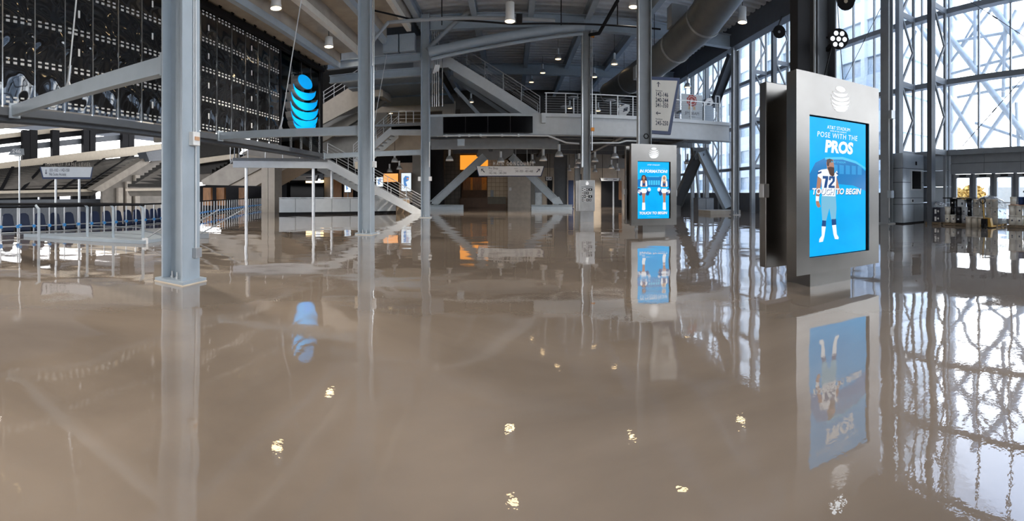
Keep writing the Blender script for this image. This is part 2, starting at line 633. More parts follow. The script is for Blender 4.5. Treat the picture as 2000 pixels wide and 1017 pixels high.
lattice(11.75, 'dark lattice column between the metal-clad cabinet and the glazed doors', dark=True)
lattice(27.4, 'lattice column at the glass, left of the large kiosk, farther of the pair')
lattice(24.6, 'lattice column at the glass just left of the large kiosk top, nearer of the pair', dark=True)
lattice(38.4, 'lattice column behind the whiskey banner, farther of the pair at the glass')
lattice(35.2, 'lattice column at the glass right of the whiskey banner')
lattice(0.6, 'lattice column at the glass beyond the right edge of the doors')
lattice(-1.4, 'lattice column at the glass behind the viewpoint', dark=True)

# ------------------------------------------------------------------ dark panel wall on the left
film = bpy.data.materials.new('dark_rippled_film')
film.use_nodes = True
n = film.node_tree
b = n.nodes['Principled BSDF']
b.inputs['Base Color'].default_value = (0.012, 0.012, 0.013, 1)
b.inputs['Roughness'].default_value = 0.04
b.inputs['IOR'].default_value = 1.9
t = n.nodes.new('ShaderNodeTexCoord')
nz = n.nodes.new('ShaderNodeTexNoise')
nz.inputs['Scale'].default_value = 0.85
nz.inputs['Detail'].default_value = 0.6
nz.inputs['Distortion'].default_value = 0.5
n.links.new(t.outputs['Object'], nz.inputs['Vector'])
bp = n.nodes.new('ShaderNodeBump')
bp.inputs['Strength'].default_value = 1.0
bp.inputs['Distance'].default_value = 0.20
n.links.new(nz.outputs['Fac'], bp.inputs['Height'])
n.links.new(bp.outputs[0], b.inputs['Normal'])

wl = sroot('wall_left', (MX, 5, 4))
slot_m = mat('pale_slot', (0.58, 0.58, 0.56), 0.5)
PP = 1.08
slots = MB()
for zc in (4.28, 5.45, 6.7, 7.95, 9.05):
    for k in range(4):
        for dz in (-0.065, 0.065):
            yc = 0.18 + k * 0.24
            slots.box(0.012, yc - 0.062, zc + dz - (0.036 if dz < 0 else 0.026) - 4, 0.02, yc + 0.062, zc + dz + (0.036 if dz < 0 else 0.026) - 4)
tall = MB()
for zc in (4.75, 6.05, 7.3, 8.5):
    tall.box(0.012, 0.5, zc - 0.12 - 4, 0.03, 0.57, zc + 0.12 - 4)
s0 = p0 = b0 = t0 = None
ky = 0
y = -15.5
while y + PP < 20.2:
    at = (MX, y, 4.0)
    p = MB().box(-0.012, 0.02, 0.1, 0.012, PP - 0.02, 5.2)
    q = piece(p, 'film_panel', film, wl, at)
    if s0 is None:
        s0 = piece(slots, 'slot_row', slot_m, q, at)
        s0['kind'] = 'stuff'
        b0 = piece(MB().box(-0.02, -0.02, 0.02, 0.035, 0.02, 5.2), 'upright', chrome, wl, at)
    else:
        share(s0, at, q)
        share(b0, at, wl)
    if ky % 3 == 0:
        if t0 is None:
            t0 = piece(tall, 'tall_slot', white, q, at)
        else:
            share(t0, at, q)
    y += PP
    ky += 1
YG = y
MB().box(MX - 0.14, -15.5, 3.78, MX + 0.14, 25.4, 4.02).build('bottom_beam', steel_dark, wl)
MB().box(MX - 0.55, -15.5, 3.66, MX - 0.14, 25.4, 3.80).build('lower_ledge', steel_dark, wl)
MB().box(MX - 0.1, -15.5, 9.2, MX + 0.25, 25.4, 9.45).build('top_rail', black, wl)
bt = MB()
bt.box(MX - 0.3, -15.5, 10.2, MX + 0.35, 25.2, 10.35)
yy = -15.0
k = 0
while yy < 24.6:
    bt.bar((MX + 0.25, yy, 9.45), (MX + 0.25, yy + 0.45, 10.2), 0.05, 0.05)
    bt.bar((MX + 0.25, yy + 0.45, 10.2), (MX + 0.25, yy + 0.9, 9.45), 0.05, 0.05)
    yy += 0.9
bt.build('black_truss', black, wl)
MB().box(MX - 0.4, -15.5, 9.45, MX - 0.1, 25.2, 10.3).build('black_backing', black, wl)
# clear glass bay holding the globe sign
smoke = thin_glass('smoked_glass', (0.42, 0.42, 0.42), 1.0)
for k in range(4):
    y0 = YG + 0.08 + k * (25.1 - YG) / 4
    y1 = YG + (k + 1) * (25.1 - YG) / 4
    MB().box(MX - 0.012, y0, 4.03, MX + 0.012, y1 - 0.02, 9.2).build('pane', smoke, wl)
    MB().box(MX + 0.03, y1 - 0.03, 4.03, MX + 0.07, y1, 8.6).build('upright', chrome, wl)
MB().box(MX - 0.06, YG - 0.05, 4.0, MX + 0.07, YG + 0.07, 9.2).build('dark_post', black, wl)
MB().box(MX - 0.1, 25.1, 3.9, MX + 0.1, 25.42, 9.2).build('dark_post', black, wl)
# ------------------------------------------------------------------ steel columns of the hall
def hcol(x, y, label, zt=12.2, d=0.49, bf=0.43, m=None, base=True, conduit=None, group='tall steel columns of the hall'):
    m = m or steel
    t = thing('steel_column', (x, y, 0), label, 'column', group)
    tf = 0.035
    s = MB()
    s.box(x - d / 2, y - bf / 2, 0.05, x - d / 2 + tf, y + bf / 2, zt)
    s.box(x + d / 2 - tf, y - bf / 2, 0.05, x + d / 2, y + bf / 2, zt)
    s.box(x - d / 2 + tf, y - 0.02, 0.05, x + d / 2 - tf, y + 0.02, zt)
    s.build('shaft', m, t)
    if base:
        MB().box(x - d / 2 - 0.08, y - bf / 2 - 0.08, 0.0, x + d / 2 + 0.08, y + bf / 2 + 0.08, 0.06).build('base_plate', m, t)
        g = MB()
        a, b = d / 2 + 0.09, bf / 2 + 0.09
        g.strip([(x - a, y - b, 0), (x + a, y - b, 0), (x + a, y + b, 0)], [(x - a + .02, y - b + .02, 0.035), (x + a - .02, y - b + .02, 0.035), (x + a - .02, y + b - .02, 0.035)], (0, 0.004, -0.004))
        g.build('grout_bead', cream, t)
        for i, (bx, by) in enumerate([(-0.1, -0.1), (0.05, -0.13), (-0.1, 0.1), (0.05, 0.13)]):
            bo = MB()
            bo.tube((x + bx, y + by, 0.05), (x + bx, y + by, 0.17), 0.016, 8)
            bo.tube((x + bx, y + by, 0.06), (x + bx, y + by, 0.095), 0.032, 6)
            bo.build('anchor_bolt', galv, t)
    return t

cA = hcol(-5.1, 5.35, 'big pale blue steel column nearest the viewer, with a junction box low on its flange')
xf = -5.1 + 0.245
MB().tube((xf + 0.02, 5.44, 0.55), (xf + 0.02, 5.44, 12), 0.016, 8).build('conduit', steel_white, cA)
MB().tube((xf + 0.02, 5.39, 2.45), (xf + 0.02, 5.39, 12), 0.012, 8).build('conduit', steel_white, cA)
MB().box(xf, 5.37, 0.42, xf + 0.09, 5.52, 0.58).build('junction_box', galv, cA, 0.006)
jb = MB().box(xf, 5.29, 2.28, xf + 0.1, 5.46, 2.5).build('outlet_box', white, cA, 0.006)
MB().box(xf + 0.1, 5.32, 2.36, xf + 0.115, 5.43, 2.42).build('outlet_face', mat('peach_plastic', (0.6, 0.35, 0.2), 0.5), jb)
cB = hcol(-5.15, 14.8, 'pale steel column second along the left row, with outlet boxes at mid height')
xf = -5.15 + 0.245
MB().tube((xf + 0.03, 14.8, 1.9), (xf + 0.03, 14.8, 12), 0.03, 8).build('conduit', chrome, cB)
MB().tube((xf + 0.03, 14.66, 6.0), (xf + 0.03, 14.66, 12), 0.025, 8).build('conduit', chrome, cB)
MB().box(xf, 14.72, 2.4, xf + 0.12, 14.9, 2.62).build('outlet_box', white, cB, 0.006)
MB().box(-5.15 - 0.245 - 0.1, 14.55, 2.35, -5.15 - 0.245, 14.72, 2.6).build('outlet_box', cream, cB, 0.006)
cC = hcol(-5.15, 25.6, 'steel column third along the left row, beside the black video displays')
for k in range(4):
    MB().tube((-4.72 + 0.13 * k, 25.45, 6.6), (-4.72 + 0.13 * k, 25.45, 11.2), 0.03, 8).build('conduit', chrome, cC)
MB().tube((-4.1, 25.45, 6.6), (-4.1, 25.45, 9.7), 0.025, 8).build('conduit', chrome, cC)
MB().tube((-4.86, 25.3, 3.0), (-4.86, 25.3, 4.5), 0.03, 8).build('conduit', white, cC)
MB().box(-4.9, 25.3, 2.2, -4.75, 25.5, 2.45).build('outlet_box', white, cC)
MB().box(-5.55, 25.3, 2.2, -5.4, 25.5, 2.45).build('outlet_box', white, cC)
MB().prism([(-4.65, 25.2, 8.55), (-4.3, 25.2, 8.7), (-4.25, 25.2, 9.0), (-4.5, 25.2, 9.02)], (0, 0.2, 0)).build('speaker_box', white, cC)
# right-hand row, behind the kiosks
c1 = hcol(5.75, 6.75, 'dark steel column rising behind the large kiosk', m=steel_dark, d=0.5, bf=0.5)
MB().box(5.05, 6.55, 3.2, 5.35, 6.8, 12.2).build('cable_trough', black, c1)
MB().tube((5.42, 6.5, 3.2), (5.42, 6.5, 12), 0.025, 8).build('conduit', steel_mid, c1)
c2 = hcol(5.2, 16.6, 'grey steel column rising behind the cheerleader kiosk', m=steel_mid, d=0.5)
MB().tube((4.9, 16.35, 3.4), (4.9, 16.35, 12), 0.03, 8).build('conduit', galv, c2)
co = MB()
for k in range(6):
    a = k * 1.05
    co.tube((5.2 + 0.1 * cos(a), 16.33, 3.72 + 0.1 * sin(a)), (5.2 + 0.1 * cos(a + 1.05), 16.33, 3.72 + 0.1 * sin(a + 1.05)), 0.02, 6)
co.build('coiled_cable', black, c2)
c3 = hcol(4.42, 25.6, 'grey steel column rising behind the small icon kiosk', zt=11.1, m=steel_mid, d=0.42)
MB().tube((4.13, 25.4, 3.0), (4.13, 25.4, 11.2), 0.07, 10).build('pipe', galv, c3)
MB().tube((4.72, 25.4, 4.0), (4.72, 25.4, 11.2), 0.04, 8).build('conduit', galv, c3)
MB().box(4.66, 25.3, 10.7, 4.85, 25.5, 10.9).build('valve', orange, c3)
MB().box(4.66, 25.3, 5.15, 4.85, 25.5, 5.35).build('valve', orange, c3)
c4 = hcol(14.4, 25.6, 'dark steel column at the outer corner of the balcony girder', zt=11.1, m=steel_mid, d=0.4, bf=0.4)
MB().tube((14.15, 25.35, 0.3), (14.15, 25.35, 11.2), 0.03, 8).build('conduit', galv, c4)
c5 = hcol(15.95, 13.7, 'slim grey column with a white cable and grey box beside the metal-clad cabinet', zt=17.4, m=steel_mid, d=0.36, bf=0.5)
MB().tube((15.78, 13.4, 0.3), (15.78, 13.4, 17), 0.018, 6).build('cable', white, c5)
MB().box(15.72, 13.2, 5.0, 15.98, 13.42, 5.4).build('control_box', galv, c5, 0.01)
MB().box(15.7, 13.2, 1.25, 15.9, 13.45, 1.6).build('switch_box', steel, c5)
hcol(6.0, 39.6, 'slim grey steel column under the balcony beside the broad dark one', zt=5.05, m=steel_mid, d=0.5, group='columns under the balcony')
hcol(4.6, 41.0, 'broad dark steel column under the balcony beside the slim grey one', zt=5.05, m=steel_dark, d=1.2, bf=0.5, group='columns under the balcony')

# ------------------------------------------------------------------ beams from the columns to the dark wall, with hanger rods
def tie(y, za, zb, label, rod, xa=-5.41):
    t = thing('tie_beam', (xa, y, za), label, 'beam', 'beams between columns and dark panel wall')
    a, b = Vector((xa, y, za)), Vector((MX + 0.16, y, zb))
    MB().bar(a, b, 0.22, 0.30).build('hollow_section', steel, t)
    MB().box(xa - 0.04, y - 0.16, za - 0.2, xa, y + 0.16, za + 0.2).build('end_plate', steel, t)
    MB().box(MX + 0.14, y - 0.18, zb - 0.22, MX + 0.2, y + 0.18, zb + 0.22).build('end_plate', steel, t)
    lug = a.lerp(b, 0.52) + Vector((0, 0, 0.15))
    MB().prism([lug + Vector((-0.1, -0.02, 0)), lug + Vector((0.1, -0.02, 0)), lug + Vector((0, -0.02, 0.22))], (0, 0.04, 0)).build('lug_plate', galv, t)
    if rod:
        r = thing('hanger_rod', lug + Vector((0, 0, 0.2)), rod, 'rod', 'hanger rods above the beams')
        e = Vector((-7.5, y, 10.4)) if lug.x < -8 else Vector((lug.x + 1.6, y, 10.4))
        MB().tube(lug + Vector((0, 0, 0.1)), e, 0.02, 8).build('rod', steel_white, r)
        MB().tube(lug + Vector((0, 0, 0.1)), lug + (e - lug).normalized() * 0.5, 0.04, 8).build('turnbuckle', galv, r)
    return t
tie(5.35, 3.72, 3.92, 'grey beam from the nearest column to the dark panel wall', 'pale hanger rod above the beam from the nearest column')
tie(14.8, 3.72, 3.95, 'grey beam from the second column to the dark panel wall', 'long pale hanger rod crossing in front of the blue globe sign')
tie(25.6, 3.92, 3.85, 'pale beam from the third column to the end of the dark panel wall', 'pale hanger rod above the beam beside the third column')

# big blue globe sign on the dark wall
def globe(c, R, right, up, depth, m, parent, side=None, name='globe_band', stripes=None):
    c, r_, u = Vector(c), Vector(right), Vector(up)
    n = r_.cross(u)
    P = lambda x, y: c + r_ * x * R + u * y * R
    out = []
    N = 28
    cap = [P(0.02 + 0.50 * cos(2 * pi * k / N), 0.77 + 0.215 * sin(2 * pi * k / N)) for k in range(N)]
    out.append(MB().prism(cap, n * -depth).build(name, m, parent))
    for y0, dl, du in (stripes or [(0.58, 0.40, 0.17), (0.30, 0.46, 0.22), (0.00, 0.48, 0.23), (-0.30, 0.44, 0.22), (-0.58, 0.31, 0.15), (-0.82, 0.15, 0.05)]):
        w_ = sqrt(max(0.05, 1 - y0 * y0)) * 0.985
        lo, hi = [], []
        for k in range(N + 1):
            x = -1 + 2 * k / N
            q = sqrt(max(0.0, 1 - x * x))
            q2 = sqrt(max(0.0, 1 - x * x)) * (1 - 0.25 * x)
            sk = 0.05 * x
            lo.append(P(x * w_, y0 + sk - dl * q - 0.004))
            hi.append(P(x * w_, y0 + sk - du * q2 + 0.004))
        out.append(MB().strip(lo, hi, n * -depth).build(name, m, parent))
    return out
gs = thing('globe_sign', (MX + 0.3, 21.9, 4.7), 'large blue striped globe sign mounted on the dark panel wall', 'sign')
globe((MX + 0.62, 21.95, 6.45), 1.72, (0, 1, 0), (0, 0, 1), 0.035, logoblue, gs)
globe((MX + 0.58, 21.95, 6.45), 1.72, (0, 1, 0), (0, 0, 1), 0.36, galv, gs, name='band_return')
MB().box(MX + 0.05, 21.3, 5.0, MX + 0.2, 21.38, 8.1).build('bracket', galv, gs)
MB().box(MX + 0.05, 22.5, 5.0, MX + 0.2, 22.58, 8.1).build('bracket', galv, gs)

# ------------------------------------------------------------------ kiosks
scr_blue = None
def screen_material():
    m = bpy.data.materials.new('lit_blue_screen')
    m.use_nodes = True
    n = m.node_tree
    b = n.nodes['Principled BSDF']
    b.inputs['Base Color'].default_value = (0.01, 0.02, 0.03, 1)
    b.inputs['Roughness'].default_value = 0.2
    b.inputs['Specular IOR Level'].default_value = 0.12
    t = n.nodes.new('ShaderNodeTexCoord')
    nz = n.nodes.new('ShaderNodeTexNoise')
    nz.inputs['Scale'].default_value = 1.3
    nz.inputs['Detail'].default_value = 4
    n.links.new(t.outputs['Object'], nz.inputs['Vector'])
    r = n.nodes.new('ShaderNodeValToRGB')
    r.color_ramp.elements[0].position = 0.3
    r.color_ramp.elements[1].position = 0.75
    r.color_ramp.elements[0].color = (0.0, 0.34, 0.76, 1)
    r.color_ramp.elements[1].color = (0.0, 0.45, 0.93, 1)
    n.links.new(nz.outputs['Fac'], r.inputs[0])
    n.links.new(r.outputs[0], b.inputs['Emission Color'])
    b.inputs['Emission Strength'].default_value = 0.92
    return m
SCR = screen_material()
def pr(name, c, s=0.8):
    return glow('screen_' + name, lin(c), s)
P_WHITE, P_SKIN, P_NAVY = pr('white', (240, 245, 250)), pr('skin', (176, 125, 100)), pr('navy', (18, 70, 130))
P_SILVER, P_DARKBLUE, P_BEARD, P_CYAN = pr('silver', (120, 185, 215)), pr('deep_blue', (10, 120, 190)), pr('brown', (75, 50, 42)), pr('cyan', (70, 195, 240))
P_BLONDE, P_BLACK = pr('blonde', (230, 215, 190)), pr('black', (20, 18, 20))

def kiosk(x0, y0, label, Wd=1.78, zt=3.29, zb=0.29, sc=(0.245, 1.535, 0.53, 2.66)):
    x1 = x0 + Wd
    t = thing('information_kiosk', ((x0 + x1) / 2, y0 + 0.45, 0), label, 'kiosk', 'stainless information kiosks')
    sx0, sx1, sz0, sz1 = x0 + sc[0], x0 + sc[1], sc[2], sc[3]
    f = MB()
    f.box(x0, y0, zb, sx0, y0 + 0.24, zt)
    f.box(sx1, y0, zb, x1, y0 + 0.24, zt)
    f.box(sx0, y0, zb, sx1, y0 + 0.24, sz0)
    f.box(sx0, y0, sz1, sx1, y0 + 0.24, zt)
    f.build('front_housing', stainless, t)
    MB().box(x0 + 0.5, y0 + 0.24, zb + 0.02, x0 + 1.4, y0 + 0.83, zt - 0.05).build('middle_housing', stainless, t)
    MB().box(x0 + 0.02, y0 + 0.83, zb, x1 + 0.02, y0 + 1.03, zt).build('rear_housing', stainless, t, 0.012)
    MB().box(x0 + 0.55, y0 + 0.36, 0.0, x0 + 1.45, y0 + 0.98, zb + 0.02).build('pedestal', stainless, t)
    MB().box(x0 - 0.06, y0 + 0.78, 1.42, x0 + 0.05, y0 + 0.92, 1.64).build('latch', galv, t, 0.01)
    MB().box(x1, y0 + 0.10, 1.36, x1 + 0.06, y0 + 0.2, 1.6).build('latch', galv, t, 0.01)
    MB().box(sx0 - 0.004, y0 + 0.05, sz0 - 0.004, sx1 + 0.004, y0 + 0.2, sz1 + 0.004).build('screen_surround', black, t)
    s = MB().box(sx0 + 0.01, y0 + 0.035, sz0 + 0.01, sx1 - 0.05, y0 + 0.05, sz1 - 0.02).build('screen', SCR, t)
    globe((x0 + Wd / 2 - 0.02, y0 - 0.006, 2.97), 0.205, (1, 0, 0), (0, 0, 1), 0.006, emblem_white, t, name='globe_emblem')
    return t, s, (sx0 + 0.01, sx1 - 0.05, sz0 + 0.01, sz1 - 0.02, y0 + 0.035)

def printer(scr, rect, fx0, fx1, fy0, fy1):
    # flat picture pieces on a lit screen, from the coordinates of a sketch of that picture
    sx0, sx1, sz0, sz1, y = rect
    cnt = [0]
    def P(x, yy, lay):
        return Vector((sx0 + (x - fx0) / (fx1 - fx0) * (sx1 - sx0), y - 0.0008 * lay, sz1 - (yy - fy0) / (fy1 - fy0) * (sz1 - sz0)))
    def shape(pts, m, lay=1, name='screen_picture'):
        return MB().prism([P(a, b, lay) for a, b in pts], (0, -0.0005, 0)).build(name, m, scr)
    def oval(cx, cy, rx, ry, m, lay=1):
        return shape([(cx + rx * cos(2 * pi * k / 18), cy - ry * sin(2 * pi * k / 18)) for k in range(18)], m, lay)
    def word(body, cx, cy, size, m=P_WHITE, lay=8, **k):
        return text(body, size, P(cx, cy, lay), (1, 0, 0), (0, 0, 1), m, scr, depth=0.0005, **k)
    return shape, oval, word

k1, s1, r1 = kiosk(3.83, 5.0, 'large kiosk showing a football player, nearest of the three')
sh, ov, wd = printer(s1, r1, 66, 480, 22, 962)
sh([(66, 420), (110, 330), (180, 290), (300, 285), (400, 310), (480, 370), (480, 520), (380, 480), (240, 470), (66, 520)], P_DARKBLUE, 1)
sh([(175, 290), (300, 278), (400, 300), (480, 345), (480, 360), (400, 318), (300, 296), (175, 305)], P_CYAN, 2)
for k in range(6):
    a = 185 + k * 46
    sh([(a, 335), (a + 32, 338), (a + 32, 400), (a, 400)], pr('mid_blue', (40, 150, 215)), 2)
wd('AT&T STADIUM', 272, 80, 0.075, stretch=0.95)
wd('HOME OF THE COWBOYS', 268, 103, 0.03)
wd('POSE WITH THE', 265, 136, 0.115, shear=0.1, spacing=1.15, stretch=0.92)
wd('PROS', 272, 216, 0.25, shear=0.12, fat=0.012, stretch=1.0)
wd('AT&T STADIUM', 268, 318, 0.045, P_CYAN)
# the player: head turned, white jersey, silver trousers
sh([(188, 300), (232, 300), (238, 350), (236, 415), (212, 418), (190, 370), (184, 330)], P_SKIN, 3)
sh([(186, 305), (205, 296), (228, 302), (230, 318), (205, 325), (200, 352), (188, 345)], P_BEARD, 4)
sh([(192, 358), (212, 352), (238, 356), (240, 412), (224, 420), (204, 402)], P_BEARD, 4)
sh([(150, 375), (190, 368), (215, 405), (240, 400), (258, 378), (268, 408), (255, 420), (248, 560), (155, 555), (150, 440), (124, 420), (130, 385)], P_WHITE, 3)
sh([(124, 395), (150, 385), (150, 398), (126, 408)], P_NAVY, 5)
sh([(252, 388), (268, 398), (268, 410), (254, 400)], P_NAVY, 5)
sh([(125, 420), (150, 440), (140, 520), (133, 595), (112, 590), (115, 510)], P_SKIN, 3)
sh([(255, 420), (266, 460), (284, 530), (270, 545), (250, 500)], P_SKIN, 3)
sh([(112, 555), (134, 558), (132, 590), (112, 588)], P_WHITE, 4)
sh([(112, 592), (132, 592), (145, 628), (128, 635), (116, 618)], P_SKIN, 4)
sh([(150, 556), (250, 556), (255, 640), (250, 720), (218, 720), (205, 640), (182, 726), (156, 722), (150, 640)], P_SILVER, 3)
sh([(156, 722), (182, 726), (180, 766), (152, 762)], P_NAVY, 3)
sh([(220, 716), (252, 716), (254, 758), (222, 760)], P_NAVY, 3)
sh([(152, 762), (180, 766), (170, 832), (160, 868), (134, 870), (136, 848), (152, 826)], P_WHITE, 3)
sh([(224, 760), (252, 758), (258, 826), (272, 850), (268, 862), (244, 858), (234, 826)], P_WHITE, 3)
sh([(196, 418), (158, 418), (158, 437), (177, 437), (166, 500), (185, 500), (196, 436)], P_NAVY, 6)
sh([(203, 418), (243, 418), (242, 452), (216, 484), (242, 484), (242, 500), (198, 500), (198, 482), (226, 450), (226, 434), (214, 434), (214, 446), (200, 446)], P_NAVY, 6)
wd('TOUCH TO BEGIN', 264, 529, 0.128, P_NAVY, 7, shear=0.18, fat=0.006, stretch=0.98)
wd('TOUCH TO BEGIN', 262, 526, 0.128, shear=0.18, fat=0.004, stretch=0.98)
MB().tube((5.35, 5.6, 3.27), (6.05, 6.55, 5.6), 0.008, 6).build('stay_wire', black, k1)

k2, s2, r2 = kiosk(4.3, 15.3, 'kiosk showing two cheerleaders, middle one of the three')
sh, ov, wd = printer(s2, r2, 188, 475, 225, 778)
sh([(188, 400), (240, 380), (290, 366), (390, 366), (440, 380), (475, 395), (475, 470), (188, 470)], P_DARKBLUE, 1)
sh([(275, 365), (390, 365), (380, 372), (290, 372)], P_CYAN, 2)
for k in range(5):
    sh([(285 + 22 * k, 405), (301 + 22 * k, 405), (301 + 22 * k, 450), (285 + 22 * k, 450)], P_CYAN, 2)
wd('AT&T STADIUM', 332, 255, 0.07)
wd('COWBOYS NATION', 330, 290, 0.105, P_CYAN, spacing=1.15, stretch=0.9)
wd('IN FORMATION!', 332, 318, 0.15, shear=0.15, fat=0.006, stretch=0.98)
wd('TOUCH TO BEGIN', 329, 728, 0.13, P_NAVY, 7, shear=0.15, fat=0.007)
wd('TOUCH TO BEGIN', 328, 726, 0.13, shear=0.15, fat=0.006)
sh([(275, 757), (385, 757), (385, 763), (275, 763)], P_CYAN, 4, 'print_line')
def cheer(cx, hair, dx):
    q = lambda pts: [(cx + a * dx, b) for a, b in pts]
    sh(q([(-18, 362), (-8, 354), (10, 354), (22, 372), (28, 408), (18, 418), (-20, 415), (-22, 385)]), hair, 3)
    ov(cx, 382, 11, 17, P_SKIN, 4)
    sh(q([(-8, 398), (8, 398), (26, 412), (20, 455), (16, 470), (-14, 470), (-20, 455), (-28, 412)]), P_SKIN, 3)
    sh(q([(-28, 412), (-14, 406), (-12, 448), (-20, 470), (-32, 460)]), P_WHITE, 4)
    sh(q([(28, 412), (14, 406), (12, 448), (20, 470), (32, 460)]), P_WHITE, 4)
    sh(q([(-13, 418), (0, 440), (13, 418), (14, 455), (0, 462), (-13, 455)]), P_NAVY, 5)
    sh(q([(-22, 486), (22, 486), (32, 530), (-30, 530)]), P_WHITE, 3)
    for px, py in ((-40, 515), (-30, 535), (-46, 500), (42, 512), (34, 535), (48, 495)):
        ov(cx + px * dx, py, 15, 20, P_NAVY if px % 4 else P_WHITE, 4)
    sh(q([(-18, 530), (18, 530), (10, 580), (8, 630), (-10, 630), (-12, 580)]), P_SKIN, 3)
    sh(q([(-14, 622), (12, 622), (14, 690), (2, 697), (-16, 694)]), P_WHITE, 4)
cheer(243, P_BEARD, 1)
cheer(430, P_BLONDE, -1)

# small icon kiosk
t = thing('icon_kiosk', (3.85, 22.3, 0), 'small kiosk with rows of round and square icons, farthest of the three', 'kiosk', 'stainless information kiosks')
MB().box(3.44, 22.0, 0.55, 4.24, 22.2, 2.14).build('front_housing', galv, t, 0.01)
MB().box(3.30, 22.22, 0.55, 4.22, 22.6, 2.12).build('rear_housing', galv, t, 0.01)
MB().box(3.5, 22.1, 0.0, 4.2, 22.5, 0.55).build('pedestal', galv, t)
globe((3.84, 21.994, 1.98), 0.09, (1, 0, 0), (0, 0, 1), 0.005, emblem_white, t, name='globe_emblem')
for rr in range(4):
    z = 1.66 - rr * 0.18
    xs = 3.57
    for cc, wd_ in enumerate([0.06, 0.1, 0.08, 0.2] if rr % 2 == 0 else [0.07, 0.1, 0.12, 0.1]):
        pan = MB().box(xs, 21.985, z - 0.06, xs + wd_, 22.0, z + 0.06).build('icon_plate', black if (cc + rr) % 3 != 1 else whiteprint, t)
        cx = xs + wd_ / 2
        MB().prism([(cx + 0.03 * cos(2 * pi * k / 10), 21.985, z + 0.03 * sin(2 * pi * k / 10)) for k in range(10)], (0, -0.004, 0)).build('icon', whiteprint if (cc + rr) % 3 != 1 else black, pan)
        xs += wd_ + 0.03
MB().box(3.54, 21.992, 1.78, 4.12, 22.0, 1.80).build('heading_line', ink, t)
# ------------------------------------------------------------------ balcony
BY = 26.6
BZ0, BZ1 = 5.05, 6.35
bal = thing('balcony', (4.5, BY, BZ0), 'grey steel balcony spanning the hall between the corner column and the stairs', 'balcony')
MB().box(-5.6, BY, BZ0, 14.5, BY + 0.08, BZ1).build('girder_web', steel_pale, bal)
MB().box(-5.5, 29.2, 4.45, 3.2, 29.45, 5.1).build('drop_beam', steel_mid, bal)
MB().box(1.9, BY - 0.16, BZ1 - 0.22, 14.6, BY + 0.2, BZ1).build('girder_top_flange', steel_white, bal)
MB().box(-5.6, BY - 0.16, BZ0 - 0.05, 14.6, BY + 0.2, BZ0).build('girder_bottom_flange', steel_mid, bal)
MB().box(1.8, BY - 0.18, 5.75, 2.05, BY - 0.0, 6.35).build('end_bracket', steel_white, bal)
MB().box(-5.6, BY + 0.2, BZ1 - 0.3, 14.5, 45.0, BZ1).build('deck', steel_mid, bal)
for k, y in enumerate((29.5, 33, 37, 41)):
    MB().box(-5.6, y, BZ0 + 0.15, 14.5, y + 0.3, BZ1 - 0.3).build('cross_beam', steel_dark, bal)
for x in (-2, 2.5, 7, 11.5):
    MB().box(x, BY + 0.2, BZ0 + 0.05, x + 0.3, 44.8, BZ1 - 0.31).build('floor_beam', steel_dark, bal)
pipe = MB().path([(-4.6, BY - 0.25, 4.98), (2.2, BY - 0.25, 4.95), (3.3, BY - 0.25, 4.55), (4.1, BY - 0.25, 4.5)], 0.05, 8)
pipe.build('service_pipe', steel_white, bal)
MB().path([(4.75, BY - 0.25, 4.55), (6.6, BY - 0.25, 4.6), (7.1, BY - 0.25, 4.75), (8.4, BY - 0.25, 4.75)], 0.05, 8).build('service_pipe', steel_white, bal)
for x in (-4.0, -3.2, -2.6, -1.9, -0.6, 0.4):
    MB().box(x - 0.06, BY - 0.33, 4.9, x + 0.06, BY - 0.18, 5.05).build('pipe_clamp', steel_white, bal)
MB().box(-3.3, BY - 0.4, 4.35, -2.9, BY - 0.1, 4.75).build('hanging_box', steel, bal)
# railing
rail = thing('balcony_railing', (8, BY + 0.05, BZ1), 'steel cable railing along the balcony edge', 'railing')
for i, x in enumerate([2.1, 3.3, 4.05, 5.2, 6.6, 7.6, 9.0, 10.4, 11.6, 12.6, 13.6]):
    MB().box(x - 0.03, BY + 0.02, BZ1, x + 0.03, BY + 0.08, 7.62).build('post', galv, rail)
MB().bar((2.0, BY + 0.05, 7.62), (13.7, BY + 0.05, 7.62), 0.07, 0.06).build('top_rail', galv, rail)
for k in range(7):
    z = 6.52 + k * 0.15
    MB().tube((2.0, BY + 0.05, z), (13.7, BY + 0.05, z), 0.010, 5).build('cable', galv, rail)
# video displays hung in front of the girder
for i in range(4):
    x0 = -4.18 + i * 1.36
    d = thing('video_display', (x0 + 0.68, BY - 0.2, 5.15), ['leftmost', 'second', 'third', 'rightmost'][i] + ' of four dark video displays on the balcony front', 'display', 'video displays on the balcony')
    MB().box(x0 + 0.008, BY - 0.34, 5.12, x0 + 1.352, BY - 0.17, 6.12).build('casing', black, d)
    MB().box(x0 + 0.03, BY - 0.345, 5.15, x0 + 1.33, BY - 0.34, 6.1).build('screen', blackgloss, d)
MB().box(-5.3, BY - 0.36, 4.95, -4.2, BY - 0.17, 6.14).build('display_backing', steel_mid, bal)

